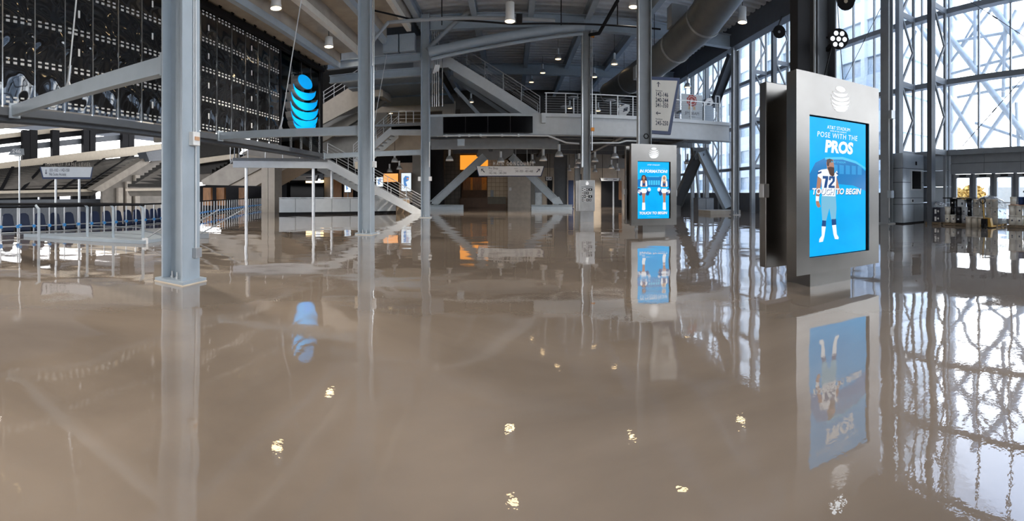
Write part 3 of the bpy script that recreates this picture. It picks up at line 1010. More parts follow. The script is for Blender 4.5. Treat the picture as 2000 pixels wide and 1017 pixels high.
# high tables on the balcony and a white figure
for i, (px, py, yy, lab) in enumerate([(1120, 190, 28.4, 'round high table on the balcony just left of the icon-kiosk column'), (1192, 196, 28.6, 'round high table on the balcony right of the icon-kiosk column'),
                                  (1210, 203, 29.5, 'round high table on the balcony beside the white figure'), (1105, 208, 29.2, 'low round table on the balcony near the foot of the stairs')]):
    c = pt(px, py, Y=yy)
    t = thing('high_table', (c.x, c.y, BZ1), lab, 'table', 'tables on the balcony')
    zt = max(c.z, BZ1 + 0.7)
    MB().tube((c.x, c.y, zt - 0.04), (c.x, c.y, zt), 0.36, 20).build('table_top', steel_white, t)
    MB().tube((c.x, c.y, BZ1 + 0.02), (c.x, c.y, zt - 0.04), 0.05, 10).build('leg', galv, t)
    MB().tube((c.x, c.y, BZ1), (c.x, c.y, BZ1 + 0.025), 0.24, 16).build('base', steel_mid, t)
c = pt(1218, 224, Y=28.0)
t = thing('white_figure', (c.x, 28.0, BZ1), 'white standing cut-out figure with dark patches on the balcony', 'figure')
MB().prism([(c.x - 0.38, 28, 6.37), (c.x + 0.05, 28, 6.37), (c.x + 0.2, 28, 6.7), (c.x + 0.42, 28, 6.95), (c.x + 0.42, 28, 7.35), (c.x + 0.1, 28, 7.4), (c.x - 0.1, 28, 7.25), (c.x - 0.42, 28, 7.1), (c.x - 0.3, 28, 6.8)], (0, 0.12, 0)).build('board', white, t)
MB().prism([(c.x - 0.05, 27.99, 6.85), (c.x + 0.25, 27.99, 6.95), (c.x + 0.3, 27.99, 7.2), (c.x + 0.02, 27.99, 7.12)], (0, 0.01, 0)).build('dark_patch', ink, t)

# whiskey banner stand on the balcony
bx0, bx1 = pt(1331, 200, Y=27.6).x, pt(1372, 200, Y=27.6).x
bn = thing('banner_stand', ((bx0 + bx1) / 2, 27.6, BZ1), 'pale banner with a red wax seal standing on the balcony', 'banner')
MB().box(bx0, 27.6, 6.5, bx1, 27.66, 8.30).build('banner_panel', mat('pale_blue_banner', (0.66, 0.70, 0.73), 0.5, var=0.02), bn)
MB().box(bx0 - 0.02, 27.5, BZ1, bx1 + 0.02, 27.76, 6.5).build('base', steel_dark, bn)
sc_ = ((bx0 + bx1) / 2 - 0.02, 7.86)
red = mat('red_print', (0.45, 0.08, 0.07), 0.5, var=0.05)
seal = MB().prism([(sc_[0] + (0.38 + 0.03 * cos(9 * a)) * cos(a), 27.595, sc_[1] + (0.40 + 0.03 * cos(9 * a)) * sin(a)) for a in [2 * pi * k / 54 for k in range(54)]], (0, -0.004, 0)).build('wax_seal', red, bn)
rg = MB().strip([(sc_[0] + 0.30 * cos(2 * pi * k / 24), 27.59, sc_[1] + 0.30 * sin(2 * pi * k / 24)) for k in range(25)], [(sc_[0] + 0.27 * cos(2 * pi * k / 24), 27.59, sc_[1] + 0.27 * sin(2 * pi * k / 24)) for k in range(25)], (0, -0.002, 0))
rg.build('seal_ring', whiteprint, seal)
text('B', 0.32, (sc_[0], 27.588, sc_[1]), (1, 0, 0), (0, 0, 1), whiteprint, seal, depth=0.003)
for sx_ in (-1, 1):
    MB().prism([(sc_[0] + sx_ * 0.08, 27.596, 7.5), (sc_[0] + sx_ * 0.25, 27.596, 7.5), (sc_[0] + sx_ * 0.27, 27.596, 7.2), (sc_[0] + sx_ * 0.19, 27.596, 7.27), (sc_[0] + sx_ * 0.12, 27.596, 7.2)], (0, -0.003, 0)).build('ribbon', mat('peach_print', (0.72, 0.48, 0.28), 0.5), bn)
text('JIM BEAM', 0.29, ((bx0 + bx1) / 2, 27.595, 6.98), (1, 0, 0), (0, 0, 1), ink, bn, depth=0.004, stretch=0.92)
MB().box((bx0 + bx1) / 2 - 0.25, 27.592, 6.74, (bx0 + bx1) / 2 + 0.25, 27.6, 6.77).build('print_line', steel_mid, bn)
# grey standing display behind the railing, right of the banner
c0, c1_ = pt(1375, 200, Y=28.2).x, pt(1392, 200, Y=28.2).x
t = thing('display_stand', ((c0 + c1_) / 2, 28.2, BZ1), 'grey stand with a black and white animal cut-out beside the banner', 'stand')
MB().box(c0, 28.2, BZ1, c1_, 28.5, 7.75).build('cabinet', steel, t)
cm = (c0 + c1_) / 2
MB().prism([(cm - 0.3, 28.25, 7.75), (cm + 0.2, 28.25, 7.75), (cm + 0.45, 28.25, 8.0), (cm + 0.3, 28.25, 8.35), (cm - 0.05, 28.25, 8.3), (cm - 0.25, 28.25, 8.05)], (0, 0.08, 0)).build('cut_out', white, t)
MB().prism([(cm - 0.1, 28.24, 7.8), (cm + 0.15, 28.24, 7.85), (cm + 0.2, 28.24, 8.1), (cm, 28.24, 8.05)], (0, 0.01, 0)).build('dark_patch', ink, t)
# tall turnstile-like gate posts on the balcony corner
gt = thing('gate_frame', (pt(1402, 200, Y=27.2).x, 27.2, BZ1), 'tall chrome gate frame on the balcony near its outer corner', 'gate')
for px in (1398, 1405):
    x = pt(px, 200, Y=27.2).x
    MB().box(x - 0.04, 27.17, BZ1, x + 0.04, 27.23, 8.3).build('post', steel_white, gt)
MB().box(pt(1398, 0, Y=27.2).x, 27.17, 8.24, pt(1405, 0, Y=27.2).x, 27.23, 8.3).build('head', steel_white, gt)

# ------------------------------------------------------------------ stairs
def flight(root, a, b, width, depth_m, m, n=14, back=True, along=(0, 1, 0), rails=True, sh=0.75, railm=None):
    # a, b: foot and head of the near stringer's top line; width pushes back along `along`
    a, b, al = Vector(a), Vector(b), Vector(along).normalized()
    d = b - a
    up = Vector((0, 0, sh))
    MB().prism([a, b, b - up, a - up], al * 0.08).build('stringer', m, root)
    o = al * width
    MB().prism([a + o, b + o, b + o - up, a + o - up], al * 0.08).build('stringer', m, root)
    hd = Vector((d.x, d.y, 0)).normalized()
    run = Vector((d.x, d.y, 0)).length / n
    for k in range(n):
        p = a + d * ((k + 0.5) / n) + al * 0.08
        q = p + al * (width - 0.08)
        MB().bar(p + Vector((0, 0, -0.12)), q + Vector((0, 0, -0.12)), run * 0.96, 0.06).build('tread', steel_mid, root)
    if rails:
        for off in ((al * 0.04,) if not back else (al * 0.04, al * (width + 0.04))):
            for k in range(6):
                p = a + d * (k / 5.0) + off
                MB().tube(p, p + Vector((0, 0, 1.05)), 0.022, 6).build('baluster', railm or galv, root)
            for j in range(5):
                z = Vector((0, 0, 0.25 + j * 0.2))
                MB().tube(a + off + z, b + off + z, 0.026 if j == 4 else 0.012, 6).build('handrail' if j == 4 else 'cable', railm or galv, root)

# flight from the balcony up to the upper landing
st = thing('upper_staircase', (-1.3, 27.6, BZ1), 'grey steel staircase climbing from the balcony above the video displays', 'staircase')
flight(st, (1.75, 27.3, 6.5), (-4.0, 27.3, 10.15), 2.2, 0, steel_pale, n=16)
MB().box(-6.3, 27.3, 9.45, -4.0, 27.38, 10.2).build('landing_fascia', steel_pale, st)
MB().box(-6.3, 27.38, 9.9, -4.0, 29.6, 10.1).build('landing', steel_mid, st)
MB().bar((-4.2, 29.4, 9.4), (0.2, 29.4, 6.4), 0.2, 0.25).build('under_brace', steel_mid, st)
MB().bar((-3.7, 28.2, 8.3), (-2.0, 28.2, 6.4), 0.22, 0.22).build('strut', steel_mid, st)

# diagonal tube from the upper landing to the icon-kiosk column, and brace above
t = thing('sloping_tube_beam', (-0.5, 25.2, 9.9), 'heavy grey tube beam sloping up across the hall to the icon-kiosk column', 'beam')
MB().tube((-4.85, 25.15, 9.75), (4.2, 25.15, 11.25), 0.28, 14).build('upper_tube', steel, t)
MB().tube((-4.7, 25.0, 9.3), (4.1, 25.0, 10.75), 0.10, 10).build('lower_tube', steel, t)
t = thing('round_brace', (-4.8, 25.25, 9.9), 'round grey brace rising from the third column towards the ceiling', 'brace')
MB().path([(-5.0, 25.2, 9.9), (-3.6, 25.2, 11.2), (-2.4, 25.2, 12.1)], 0.13, 12).build('tube', steel_mid, t)
for k, (z, lab) in enumerate([(9.7, 'upper grey cross beam between the dark wall and the third column'), (8.9, 'lower grey cross beam between the dark wall and the third column')]):
    t = thing('cross_beam', (-8.6, 25.6, z - 0.25), lab, 'beam')
    ibeam(MB(), (-11.6, 25.75 + 0.35 * k, z), (-5.5, 25.75 + 0.35 * k, z), 0.3, 0.5).build('section', steel, t)
for k in range(2):
    x = -7.75 + k * 1.03
    t = thing('equipment_box', (x + 0.45, 25.5, 9.95), ('grey equipment box on the cross beam, nearer the second column' if k == 0 else 'grey equipment box on the cross beam, nearer the third column'), 'box', 'equipment boxes above the cross beams')
    MB().box(x, 25.35, 10.0, x + 0.95, 25.8, 11.05).build('cabinet', steel, t, 0.02)
    MB().box(x + 0.06, 25.33, 10.06, x + 0.89, 25.35, 10.99).build('cover', steel, t, 0.01)

# blue-grey stepped soffit and upper room behind the second and third columns
sf = sroot('trim_3', (-8, 30, 9.0))
for k in range(5):
    MB().box(-11.5, 27.2 + 1.9 * k, 9.05 - 0.1 * (k % 2), -4.9, 29.0 + 1.9 * k, 9.4).build('soffit_panel', mat('blue_grey_soffit', (0.20, 0.24, 0.28), 0.5), sf)
up = sroot('wall_upper_back', (-8, 37, 6))
MB().box(-13, 37.2, 8.6, -4.9, 37.5, 9.4).build('header', beige, up)
MB().box(-5.9, 36.5, 6.2, -4.9, 37.4, 8.6).build('pier', beige, up)
MB().box(-13, 36.9, 6.2, -10.9, 37.4, 8.6).build('pier', conc_dark, up)
MB().box(-8.5, 39.8, 6.2, -6.0, 40.0, 7.6).build('panel', beige, up)
MB().box(-14, 28.6, 6.05, -4.9, 41.0, 6.2).build('floor_slab', steel_mid, up)
MB().box(-14, 41.0, 6.2, -4.9, 41.2, 9.4).build('back', mat('dark_brown_wall', (0.035, 0.028, 0.022), 0.7), up)

# tan scissor stair at the end of the dark wall
ts = thing('tan_staircase', (-12, 30, 6), 'tan concrete staircase rising behind the end of the dark panel wall', 'staircase')
A, B_ = pt(612, 215, Y=30), pt(735, 138, Y=30)
MB().prism([A, B_, pt(735, 188, Y=30), pt(612, 252, Y=30)], (0, 0.25, 0)).build('parapet', beige, ts)
MB().prism([pt(735, 138, Y=30), pt(748, 180, Y=30), pt(748, 188, Y=30), pt(735, 188, Y=30)], (0, 2.2, 0)).build('landing_edge', beige, ts)
MB().prism([pt(612, 262, Y=31.5), pt(752, 192, Y=31.5), pt(752, 200, Y=31.5), pt(640, 272, Y=31.5), pt(612, 285, Y=31.5)], (0, 0.4, 0)).build('soffit', conc_dark, ts)
o = Vector((0, 0.1, 0))
for j, h_ in enumerate((0.35, 0.65, 0.95)):
    MB().tube(A + o + Vector((0, 0, h_)), B_ + o + Vector((0, 0, h_)), 0.03, 6).build('handrail', galv, ts)
for k in range(7):
    p = A.lerp(B_, k / 6.0) + o
    MB().tube(p, p + Vector((0, 0, 0.95)), 0.025, 6).build('baluster', galv, ts)
MB().prism([pt(612, 240, Y=33), pt(720, 215, Y=33), pt(720, 300, Y=33), pt(612, 300, Y=33)], (0, 0.3, 0)).build('back_wall', greywall, ts)

# grey flight between the lower platform and the balcony level
gf = thing('grey_staircase', (-8.5, 29, 3.8), 'grey steel staircase joining the lower platform to the balcony behind the second column', 'staircase')
a, b = pt(690, 312, Y=29), pt(764, 247, Y=29)
flight(gf, a, b, 1.9, 0, steel_pale, n=10, sh=0.55)
c = pt(822, 247, Y=29)
MB().prism([b, c, c - Vector((0, 0, 0.6)), b - Vector((0, 0, 0.6))], (0, 0.1, 0)).build('platform_fascia', steel_pale, gf)
MB().prism([b, c, c + Vector((0, 7, 0)), b + Vector((0, 7, 0))], (0, 0, -0.2)).build('platform', steel_mid, gf)
for k in range(5):
    p = b.lerp(c, k / 4.0) + Vector((0, 0.05, 0))
    MB().tube(p, p + Vector((0, 0, 1.05)), 0.03, 6).build('baluster', galv, gf)
for j in range(4):
    z = Vector((0, 0.05, 0.3 + j * 0.25))
    MB().tube(b + z, c + z, 0.025 if j == 3 else 0.012, 6).build('handrail' if j == 3 else 'cable', galv, gf)
MB().prism([pt(735, 268, Y=31.5), pt(825, 262, Y=31.5), pt(825, 300, Y=31.5), pt(715, 302, Y=31.5)], (0, 0.3, 0)).build('spandrel', beige, gf)

# ------------------------------------------------------------------ lower platform and stair (angled)
S0, S1 = Vector((-16.4, 22.0, 0)), Vector((-6.4, 30.5, 0))
def onS(px, off=0.0):
    # where the line of sight over pixel column px crosses the stair line pushed back by off
    d = (S1 - S0).normalized()
    nrm = Vector((-d.y, d.x, 0))
    p = S0 + nrm * off
    k = tan((px - 1000) / F)
    t_ = (k * p.y - p.x) / (d.x - k * d.y)
    return p + d * t_
def atz(p, z):
    return Vector((p.x, p.y, z))
def pzS(px, py, off=0.0):
    p = onS(px, off)
    r = sqrt(p.x ** 2 + p.y ** 2)
    return Vector((p.x, p.y, H + (HY - py) * r / F))
dS = (S1 - S0).normalized()
nS = Vector((-dS.y, dS.x, 0))
pl = thing('lower_platform_stair', atz(onS(640), 0), 'grey raised platform on round posts with a stair down to the floor', 'staircase')
A, B_ = pzS(455, 311), pzS(640, 308)
z0 = 3.70
MB().prism([atz(A, z0), atz(B_, z0), atz(B_, z0 - 0.62), atz(A, z0 - 0.62)], nS * 0.15).build('platform_fascia', steel_pale, pl)
MB().prism([atz(A, z0), atz(B_, z0), atz(B_, z0) + nS * 3.0, atz(A, z0) + nS * 3.0], (0, 0, -0.2)).build('platform', steel_mid, pl)
C = atz(onS(829), 0.12)
flight(pl, C, atz(B_, z0), 2.6, 0, steel_pale, n=18, along=nS, sh=0.62)
for px, off in ((481, 0.3), (612, 0.3), (648, 2.6)):
    p = onS(px, off)
    MB().tube(atz(p, 0), atz(p, z0 - 0.2), 0.11, 14).build('post', galv, pl)
for k in range(6):
    p = atz(A.lerp(B_, k / 5.0), z0) + nS * 2.9
    MB().tube(p, p + Vector((0, 0, 1.1)), 0.03, 6).build('baluster', galv, pl)
# low panelled wall behind the posts
rw = thing('low_panel_wall', atz(onS(650, 1.6), 0), 'low grey panelled wall under the raised platform', 'low wall')
pxs = [545, 577, 612, 648, 684, 720, 774]
for a_, b_ in zip(pxs[:-1], pxs[1:]):
    p, q = onS(a_ + 0.6, 1.6), onS(b_ - 0.4, 1.6)
    MB().prism([atz(p, 0.16), atz(q, 0.16), atz(q, 1.08), atz(p, 1.08)], nS * 0.1).build('panel', steel_pale, rw)
p, q = onS(545, 1.65), onS(774, 1.65)
MB().bar(atz(p, 1.14), atz(q, 1.14), 0.09, 0.05).build('top_rail', galv, rw)
MB().prism([atz(p, 0.0), atz(q, 0.0), atz(q, 0.16), atz(p, 0.16)], nS * 0.06).build('plinth', black, rw)
p, q = onS(775, 1.5), onS(800, 1.5)
bx = thing('tan_plinth_box', atz(p, 0), 'tan box at the end of the low panelled wall by the stair foot', 'box')
MB().prism([atz(p, 0), atz(q, 0), atz(q, 1.0), atz(p, 1.0)], nS * 0.8).build('casing', mat('tan_paint', (0.34, 0.24, 0.15), 0.6), bx)
MB().prism([atz(p, 1.0), atz(q, 1.0), atz(q, 1.05), atz(p, 1.05)], nS * 0.8).build('lid', steel, bx)
# square clad pillar
p = pt(530, 413, R=34)
pil = thing('clad_pillar', (p.x, p.y, 0), 'pale square clad pillar left of the low panelled wall', 'pillar')
MB().box(p.x - 0.6, p.y - 0.5, 0, p.x - 0.02, p.y + 0.6, 3.6).build('panel', beige, pil)
MB().box(p.x + 0.02, p.y - 0.5, 0, p.x + 0.6, p.y + 0.6, 3.6).build('panel', beige, pil)
# sloping undersides of the lower seating
us = sroot('trim_4', (-17, 28, 2))
Yu = 30
MB().prism([pt(393, 352, Y=Yu), pt(396, 361, Y=Yu), pt(446, 362, Y=Yu), pt(522, 322, Y=Yu), pt(522, 285, Y=Yu), pt(470, 307, Y=Yu)], (0, 4, 0)).build('seating_soffit', conc, us)
MB().prism([pt(446, 362, Y=Yu + 0.2), pt(500, 363, Y=Yu + 0.2), pt(575, 320, Y=Yu + 0.2), pt(522, 322, Y=Yu + 0.2)], (0, 4, 0)).build('seating_soffit', beige, us)
MB().prism([pt(470, 300, Y=Yu - 0.4), pt(500, 283, Y=Yu - 0.4), pt(560, 280, Y=Yu - 0.4), pt(640, 300, Y=Yu - 0.4), pt(560, 315, Y=Yu - 0.4)], (0, 1, 0)).build('seating_soffit', conc_dark, us)

# ------------------------------------------------------------------ braces under the balcony
af = thing('gable_brace', (-0.5, 38, 0), 'large grey steel brace with two slanting legs and a gusset under the balcony', 'brace')
ap = pt(975, 296, Y=38)
fl, fr_ = pt(846, 398, Y=38), pt(1092, 398, Y=38)
g0, g1 = pt(935, 288, Y=38), pt(1003, 288, Y=38)
MB().prism([pt(936, 288, Y=38), pt(1003, 288, Y=38), pt(1003, 300, Y=38), pt(985, 312, Y=38), pt(950, 312, Y=38), pt(930, 305, Y=38)], (0, 0.12, 0)).build('gusset', steel_mid, af)
def hleg(root, p, q, w, d, m):
    # H-section leg: two flanges and a web
    p, q = Vector(p), Vector(q)
    dd = (q - p).normalized()
    s_ = dd.cross(Vector((0, 1, 0))).normalized()
    mb = MB()
    for sgn in (-1, 1):
        mb.bar(p + s_ * sgn * w / 2, q + s_ * sgn * w / 2, 0.05, d, up=(0, 1, 0))
    mb.bar(p, q, w, 0.05, up=(0, 1, 0))
    return mb.build('leg', m, root)
hleg(af, pt(947, 305, Y=38), fl, 0.62, 0.45, steel)
hleg(af, pt(998, 305, Y=38), fr_, 0.62, 0.45, steel)
for a_, b_ in ((836, 905), (1038, 1118)):
    p, q = pt(a_, 405, Y=37.6), pt(b_, 405, Y=37.6)
    ibeam(MB(), (p.x, 37.7, 0.22), (q.x, 37.7, 0.22), 0.45, 0.44).build('foot_beam', steel, af)
MB().prism([pt(842, 398, Y=37.8), pt(858, 398, Y=37.8), pt(866, 388, Y=37.8), pt(852, 384, Y=37.8)], (0, 0.1, 0)).build('foot_plate', steel, af)
MB().prism([pt(1080, 398, Y=37.8), pt(1100, 398, Y=37.8), pt(1092, 384, Y=37.8), pt(1076, 388, Y=37.8)], (0, 0.1, 0)).build('foot_plate', steel, af)
vb = thing('forked_brace', (14, 30, 0), 'forked dark brace under the outer end of the balcony near the glass', 'brace')
hleg(vb, pt(1371, 296, Y=30), pt(1423, 405, Y=28.6), 0.75, 0.5, steel)
hleg(vb, pt(1366, 296, Y=30), pt(1322, 400, Y=32.5), 0.7, 0.5, steel_dark)
MB().prism([pt(1352, 288, Y=30), pt(1385, 288, Y=30), pt(1380, 308, Y=30), pt(1358, 312, Y=30)], (0, 0.4, 0)).build('gusset', steel_dark, vb)
p = pt(1405, 410, Y=27.6)
MB().box(p.x - 1.0, 27.0, 0, p.x + 1.4, 29.0, 0.25).build('footing', conc, vb)
MB().tube(pt(1358, 310, Y=33), pt(1367, 405, Y=33), 0.12, 10).build('stay', steel, vb)
t = thing('diagonal_brace', (14, 26.5, 7), 'diagonal brace above the balcony beside the corner column', 'brace')
hleg(t, pt(1431, 108, Y=26.0), pt(1393, 210, Y=29.5), 0.6, 0.4, steel_dark)

# ------------------------------------------------------------------ spiral duct
dm = mat('duct_metal', (0.11, 0.115, 0.115), 0.45, 0.3, var=0.08)
du = thing('spiral_duct', (8, 24, 9), 'huge grey round air duct crossing under the ceiling', 'duct')
ctr = [pt(1430, -40, Y=16.5), pt(1375, 40, Y=19.5), pt(1320, 92, Y=22.5), pt(1278, 125, Y=25), pt(1230, 158, Y=28.5), pt(1192, 182, Y=32)]
rads = [0.92, 0.90, 0.88, 0.86, 0.84, 0.80]
for i in range(len(ctr) - 1):
    MB().tube(ctr[i], ctr[i + 1], rads[i], 28, rads[i + 1]).build('duct_section', dm, du)
    d_ = (ctr[i + 1] - ctr[i]).normalized()
    MB().tube(ctr[i + 1] - d_ * 0.06, ctr[i + 1] + d_ * 0.06, rads[i + 1] + 0.04, 28).build('collar', mat('duct_collar', (0.3, 0.31, 0.31), 0.4, 0.5), du)
p = pt(1325, 35, Y=21.5)
MB().box(p.x - 0.5, 21.2, p.z - 0.55, p.x + 0.4, 21.9, p.z + 0.6).build('branch_box', steel_mid, du)
p = pt(1252, 140, Y=24.5)
MB().box(p.x - 0.4, 24.2, p.z - 0.45, p.x + 0.35, 24.8, p.z + 0.3).build('branch_box', steel_mid, du)
for i in (1, 3):
    MB().tube(ctr[i] + Vector((0, 0, 0.8)), (ctr[i].x, ctr[i].y, 12.4), 0.02, 6).build('hanger', black, du)
# pipes under the ceiling
t = thing('sprinkler_pipe', (2, 21, 9), 'thin black sprinkler pipe running across under the ceiling', 'pipe')
MB().path([pt(690, 12, Y=22), pt(800, 52, Y=22) + Vector((0, 0, 0.4)), pt(1000, 47, Y=22), pt(1290, 57, Y=22)], 0.05, 8).build('main_run', black, t)
MB().path([pt(1207, 0, Y=21), pt(1170, 65, Y=22.4), pt(1152, 68, Y=24)], 0.09, 8).build('branch_run', black, t)
for px in (863, 1096, 1206):
    p = pt(px, 49, Y=22)
    MB().tube(p, (p.x, p.y, 12.4), 0.03, 6).build('drop_rod', black, t)
t = thing('cable_conduit', (-2, 20.5, 9.5), 'pale cable conduit bending from the second column across the hall', 'conduit')
MB().path([pt(722, 88, Y=19), pt(758, 44, Y=20), pt(880, 36, Y=20.5), pt(1000, 36, Y=20.5), pt(1084, 40, Y=20.5)], 0.09, 8).build('tube_run', steel_mid, t)
MB().box(pt(1008, 0, Y=20.5).x, 20.3, 9.55, pt(1020, 0, Y=20.5).x, 20.7, 9.85).build('pull_box', black, t)
# ------------------------------------------------------------------ roof over the far left end
struct(MB().box(-40, 25.0, 12.2, -6.2, 47, 12.6).build('ceiling_far', steel_dark))
for k in range(3):
    struct(MB().box(-12, 29 + 4.5 * k, 10.6, -6.2, 29.5 + 4.5 * k, 12.2).build('trim_%d' % (5 + k), steel_mid))

# ------------------------------------------------------------------ far wall under the balcony
bw = sroot('wall_far', (0, 44.5, 0))
BWY = 44.5
def bwx(px):
    return BWY * tan((px - 1000) / F)
def bwz(px, py):
    return H + (HY - py) * (BWY / cos((px - 1000) / F)) / F
def bwall(px0, px1, py0, py1, m, name='panel', dy=0.0, th=0.15, parent=None):
    x0, x1 = bwx(px0), bwx(px1)
    z1, z0 = bwz((px0 + px1) / 2, py0), max(0.0, bwz((px0 + px1) / 2, py1))
    return MB().box(x0, BWY - dy, z0, x1, BWY - dy + th, z1).build(name, m, parent or bw)
def block_material(name, c1, c2, mortar, scale=1.0):
    m = bpy.data.materials.new(name)
    m.use_nodes = True
    n = m.node_tree
    b = n.nodes['Principled BSDF']
    b.inputs['Roughness'].default_value = 0.75
    t = n.nodes.new('ShaderNodeTexCoord')
    mp = n.nodes.new('ShaderNodeMapping')
    mp.inputs['Rotation'].default_value = (pi / 2, 0, 0)
    n.links.new(t.outputs['Object'], mp.inputs[0])
    br = n.nodes.new('ShaderNodeTexBrick')
    br.offset = 0.0
    br.inputs['Scale'].default_value = scale
    br.inputs['Brick Width'].default_value = 0.42
    br.inputs['Row Height'].default_value = 0.42
    br.inputs['Mortar Size'].default_value = 0.018
    br.inputs['Color1'].default_value = c1 + (1,)
    br.inputs['Color2'].default_value = c2 + (1,)
    br.inputs['Mortar'].default_value = mortar + (1,)
    n.links.new(mp.outputs[0], br.inputs['Vector'])
    n.links.new(br.outputs['Color'], b.inputs['Base Color'])
    return m
blk_dark = block_material('grey_block_wall', (0.17, 0.155, 0.135), (0.21, 0.19, 0.165), (0.10, 0.09, 0.08))
blk_tan = block_material('tan_block_wall', (0.47, 0.36, 0.25), (0.52, 0.41, 0.29), (0.24, 0.17, 0.11))
bwall(833, 899, 284, 406, blk_dark, 'block_panel')
bwall(899, 953, 300, 406, mat('brown_shopfront', (0.13, 0.06, 0.025), 0.55), 'shop_recess', dy=-1.0)
bwall(952, 992, 312, 406, blk_tan, 'block_panel')
bwall(992, 1036, 318, 406, mat('pale_concrete', (0.55, 0.49, 0.42), 0.6, var=0.1), 'concrete_panel', dy=0.4)
bwall(1036, 1240, 300, 328, greywall, 'bulkhead', dy=0.2)
bwall(1036, 1240, 328, 406, beige, 'wall_panel')
bwall(1240, 1330, 300, 406, greywall, 'wall_panel')
bwall(899, 1240, 284, 300, black, 'dark_header', dy=-0.4)
# shop front pieces
bwall(899, 953, 303, 331, orange_lit, 'lit_header', dy=0.1)
bwall(903, 950, 346, 371, wood, 'shutter', dy=-0.7)
bwall(918, 922, 346, 371, orange, 'shutter_post', dy=-0.6)
bwall(940, 950, 346, 371, orange, 'shutter_post', dy=-0.6)
bwall(904, 946, 332, 346, black, 'awning', dy=0.2)
bwall(899, 988, 386, 406, mat('dark_brown_panel', (0.10, 0.05, 0.025), 0.5), 'counter', dy=0.5)
bwall(953, 988, 384, 398, mat('olive_panel', (0.12, 0.10, 0.07), 0.5), 'counter_side', dy=0.55)
bwall(958, 964, 371, 385, steel_mid, 'door_light', dy=0.03)
bwall(994, 999, 366, 372, white, 'notice', dy=0.43)
bwall(1035, 1044, 345, 403, greywall, 'pilaster', dy=0.3)
bwall(1044, 1059, 358, 402, steel_mid, 'poster_case', dy=0.1)
bwall(1045, 1058, 376, 400, mat('pale_poster', (0.62, 0.68, 0.72), 0.4), 'poster', dy=0.13)
bwall(1069, 1079, 352, 404, black, 'doorway', dy=0.06)
bwall(1110, 1120, 352, 404, navy, 'doorway', dy=0.06)
bwall(1174, 1214, 353, 405, black, 'doorway', dy=0.06)
bwall(1196, 1199, 354, 404, galv, 'door_stile', dy=0.1)
bwall(1208, 1214, 353, 390, wood, 'door_edge', dy=0.1)
bwall(1130, 1135, 340, 352, black, 'wall_speaker', dy=0.2)
# far left: concession front
MB().box(-32, 40.5, 0, -6.4, 40.8, 5.9).build('concession_back', black, bw)
def cwall(px0, px1, py0, py1, m, name, dy=0.0):
    Yc = 40.4 - dy
    a, b = pt(px0, py0, Y=Yc), pt(px1, py1, Y=Yc)
    return MB().box(a.x, Yc - 0.12, max(0, b.z), b.x, Yc, a.z).build(name, m, bw)
for a_, b_ in ((400, 408), (416, 430), (464, 482), (503, 522)):
    cwall(a_, b_, 366, 396, wood, 'wood_panel')
cwall(545, 566, 340, 396, beige, 'wood_panel')
cwall(634, 646, 345, 396, beige, 'pier')
cwall(648, 668, 350, 396, wood, 'door_leaf')
cwall(672, 690, 345, 396, wood, 'door_leaf')
cwall(780, 806, 318, 396, beige, 'pier', 0.5)
cwall(806, 836, 300, 406, greywall, 'pier', 1.0)
cwall(540, 640, 300, 320, steel_dark, 'bulkhead', 2.0)

def ad_screen(px0, px1, py0, py1, lab, Y_):
    a, b = pt(px0, py0, Y=Y_), pt(px1, py1, Y=Y_)
    t = thing('advert_screen', ((a.x + b.x) / 2, Y_, b.z), lab, 'screen', 'lit portrait screens beyond the stairs')
    MB().box(a.x - 0.05, Y_, b.z - 0.05, b.x + 0.05, Y_ + 0.12, a.z + 0.05).build('casing', black, t)
    s = MB().box(a.x, Y_ - 0.01, b.z, b.x, Y_, a.z).build('screen', glow('pale_lit_screen', (0.72, 0.80, 0.86), 0.8), t)
    w_, h_ = b.x - a.x, a.z - b.z
    P = lambda u, v: Vector((a.x + u * w_, Y_ - 0.012, a.z - v * h_))
    MB().prism([P(.2, .3), P(.4, .15), P(.8, .2), P(.75, .4), P(.45, .5), P(.6, .7), P(.3, .85), P(.25, .6)], (0, -0.003, 0)).build('blue_shape', glow('screen_pic_blue', (0.05, 0.2, 0.5), 0.8), s)
    MB().prism([P(.55, .25), P(.75, .28), P(.6, .38)], (0, -0.005, 0)).build('orange_mark', glow('screen_pic_orange', (0.8, 0.25, 0.03), 0.8), s)
    MB().tube((a.x + w_ / 2, Y_ + 0.06, 0), (a.x + w_ / 2, Y_ + 0.06, b.z), 0.05, 8).build('stand', steel_mid, t)
ad_screen(673, 685, 353, 375, 'small lit screen left of the second column, beyond the low panelled wall', 39.0)
ad_screen(735, 748, 346, 364, 'lit screen beyond the stair rail beside the orange banner', 39.0)
ad_screen(784, 803, 338, 373, 'largest lit screen beyond the stair, near the third column', 38.5)
a, b = pt(749, 339, Y=38.8), pt(777, 355, Y=38.8)
t = thing('orange_banner', ((a.x + b.x) / 2, 38.8, b.z), 'orange lit banner hanging beyond the stair rail', 'banner')
MB().box(a.x, 38.8, b.z, b.x, 38.9, a.z).build('lit_face', orange_lit, t)
for q in (a.x + 0.2, b.x - 0.2):
    MB().tube((q, 38.85, a.z), (q, 38.85, 5.8), 0.02, 6).build('hanger', black, t)
t = thing('concession_menu', (pt(620, 360, Y=39).x, 39, 2.6), 'dark concession counter front with menu boards under the raised platform', 'counter')
for q0, q1, r0, r1, m_ in ((566, 633, 357, 396, blackgloss), (572, 632, 340, 352, steel_dark), (598, 632, 352, 357, warm_soft)):
    A, B_ = pt(q0, r0, Y=39.6), pt(q1, r1, Y=39.6)
    MB().box(A.x, 39.5, max(B_.z, 0), B_.x, 39.65, A.z).build('board', m_, t)
A, B_ = pt(617, 349, Y=39.2), pt(626, 357, Y=39.2)
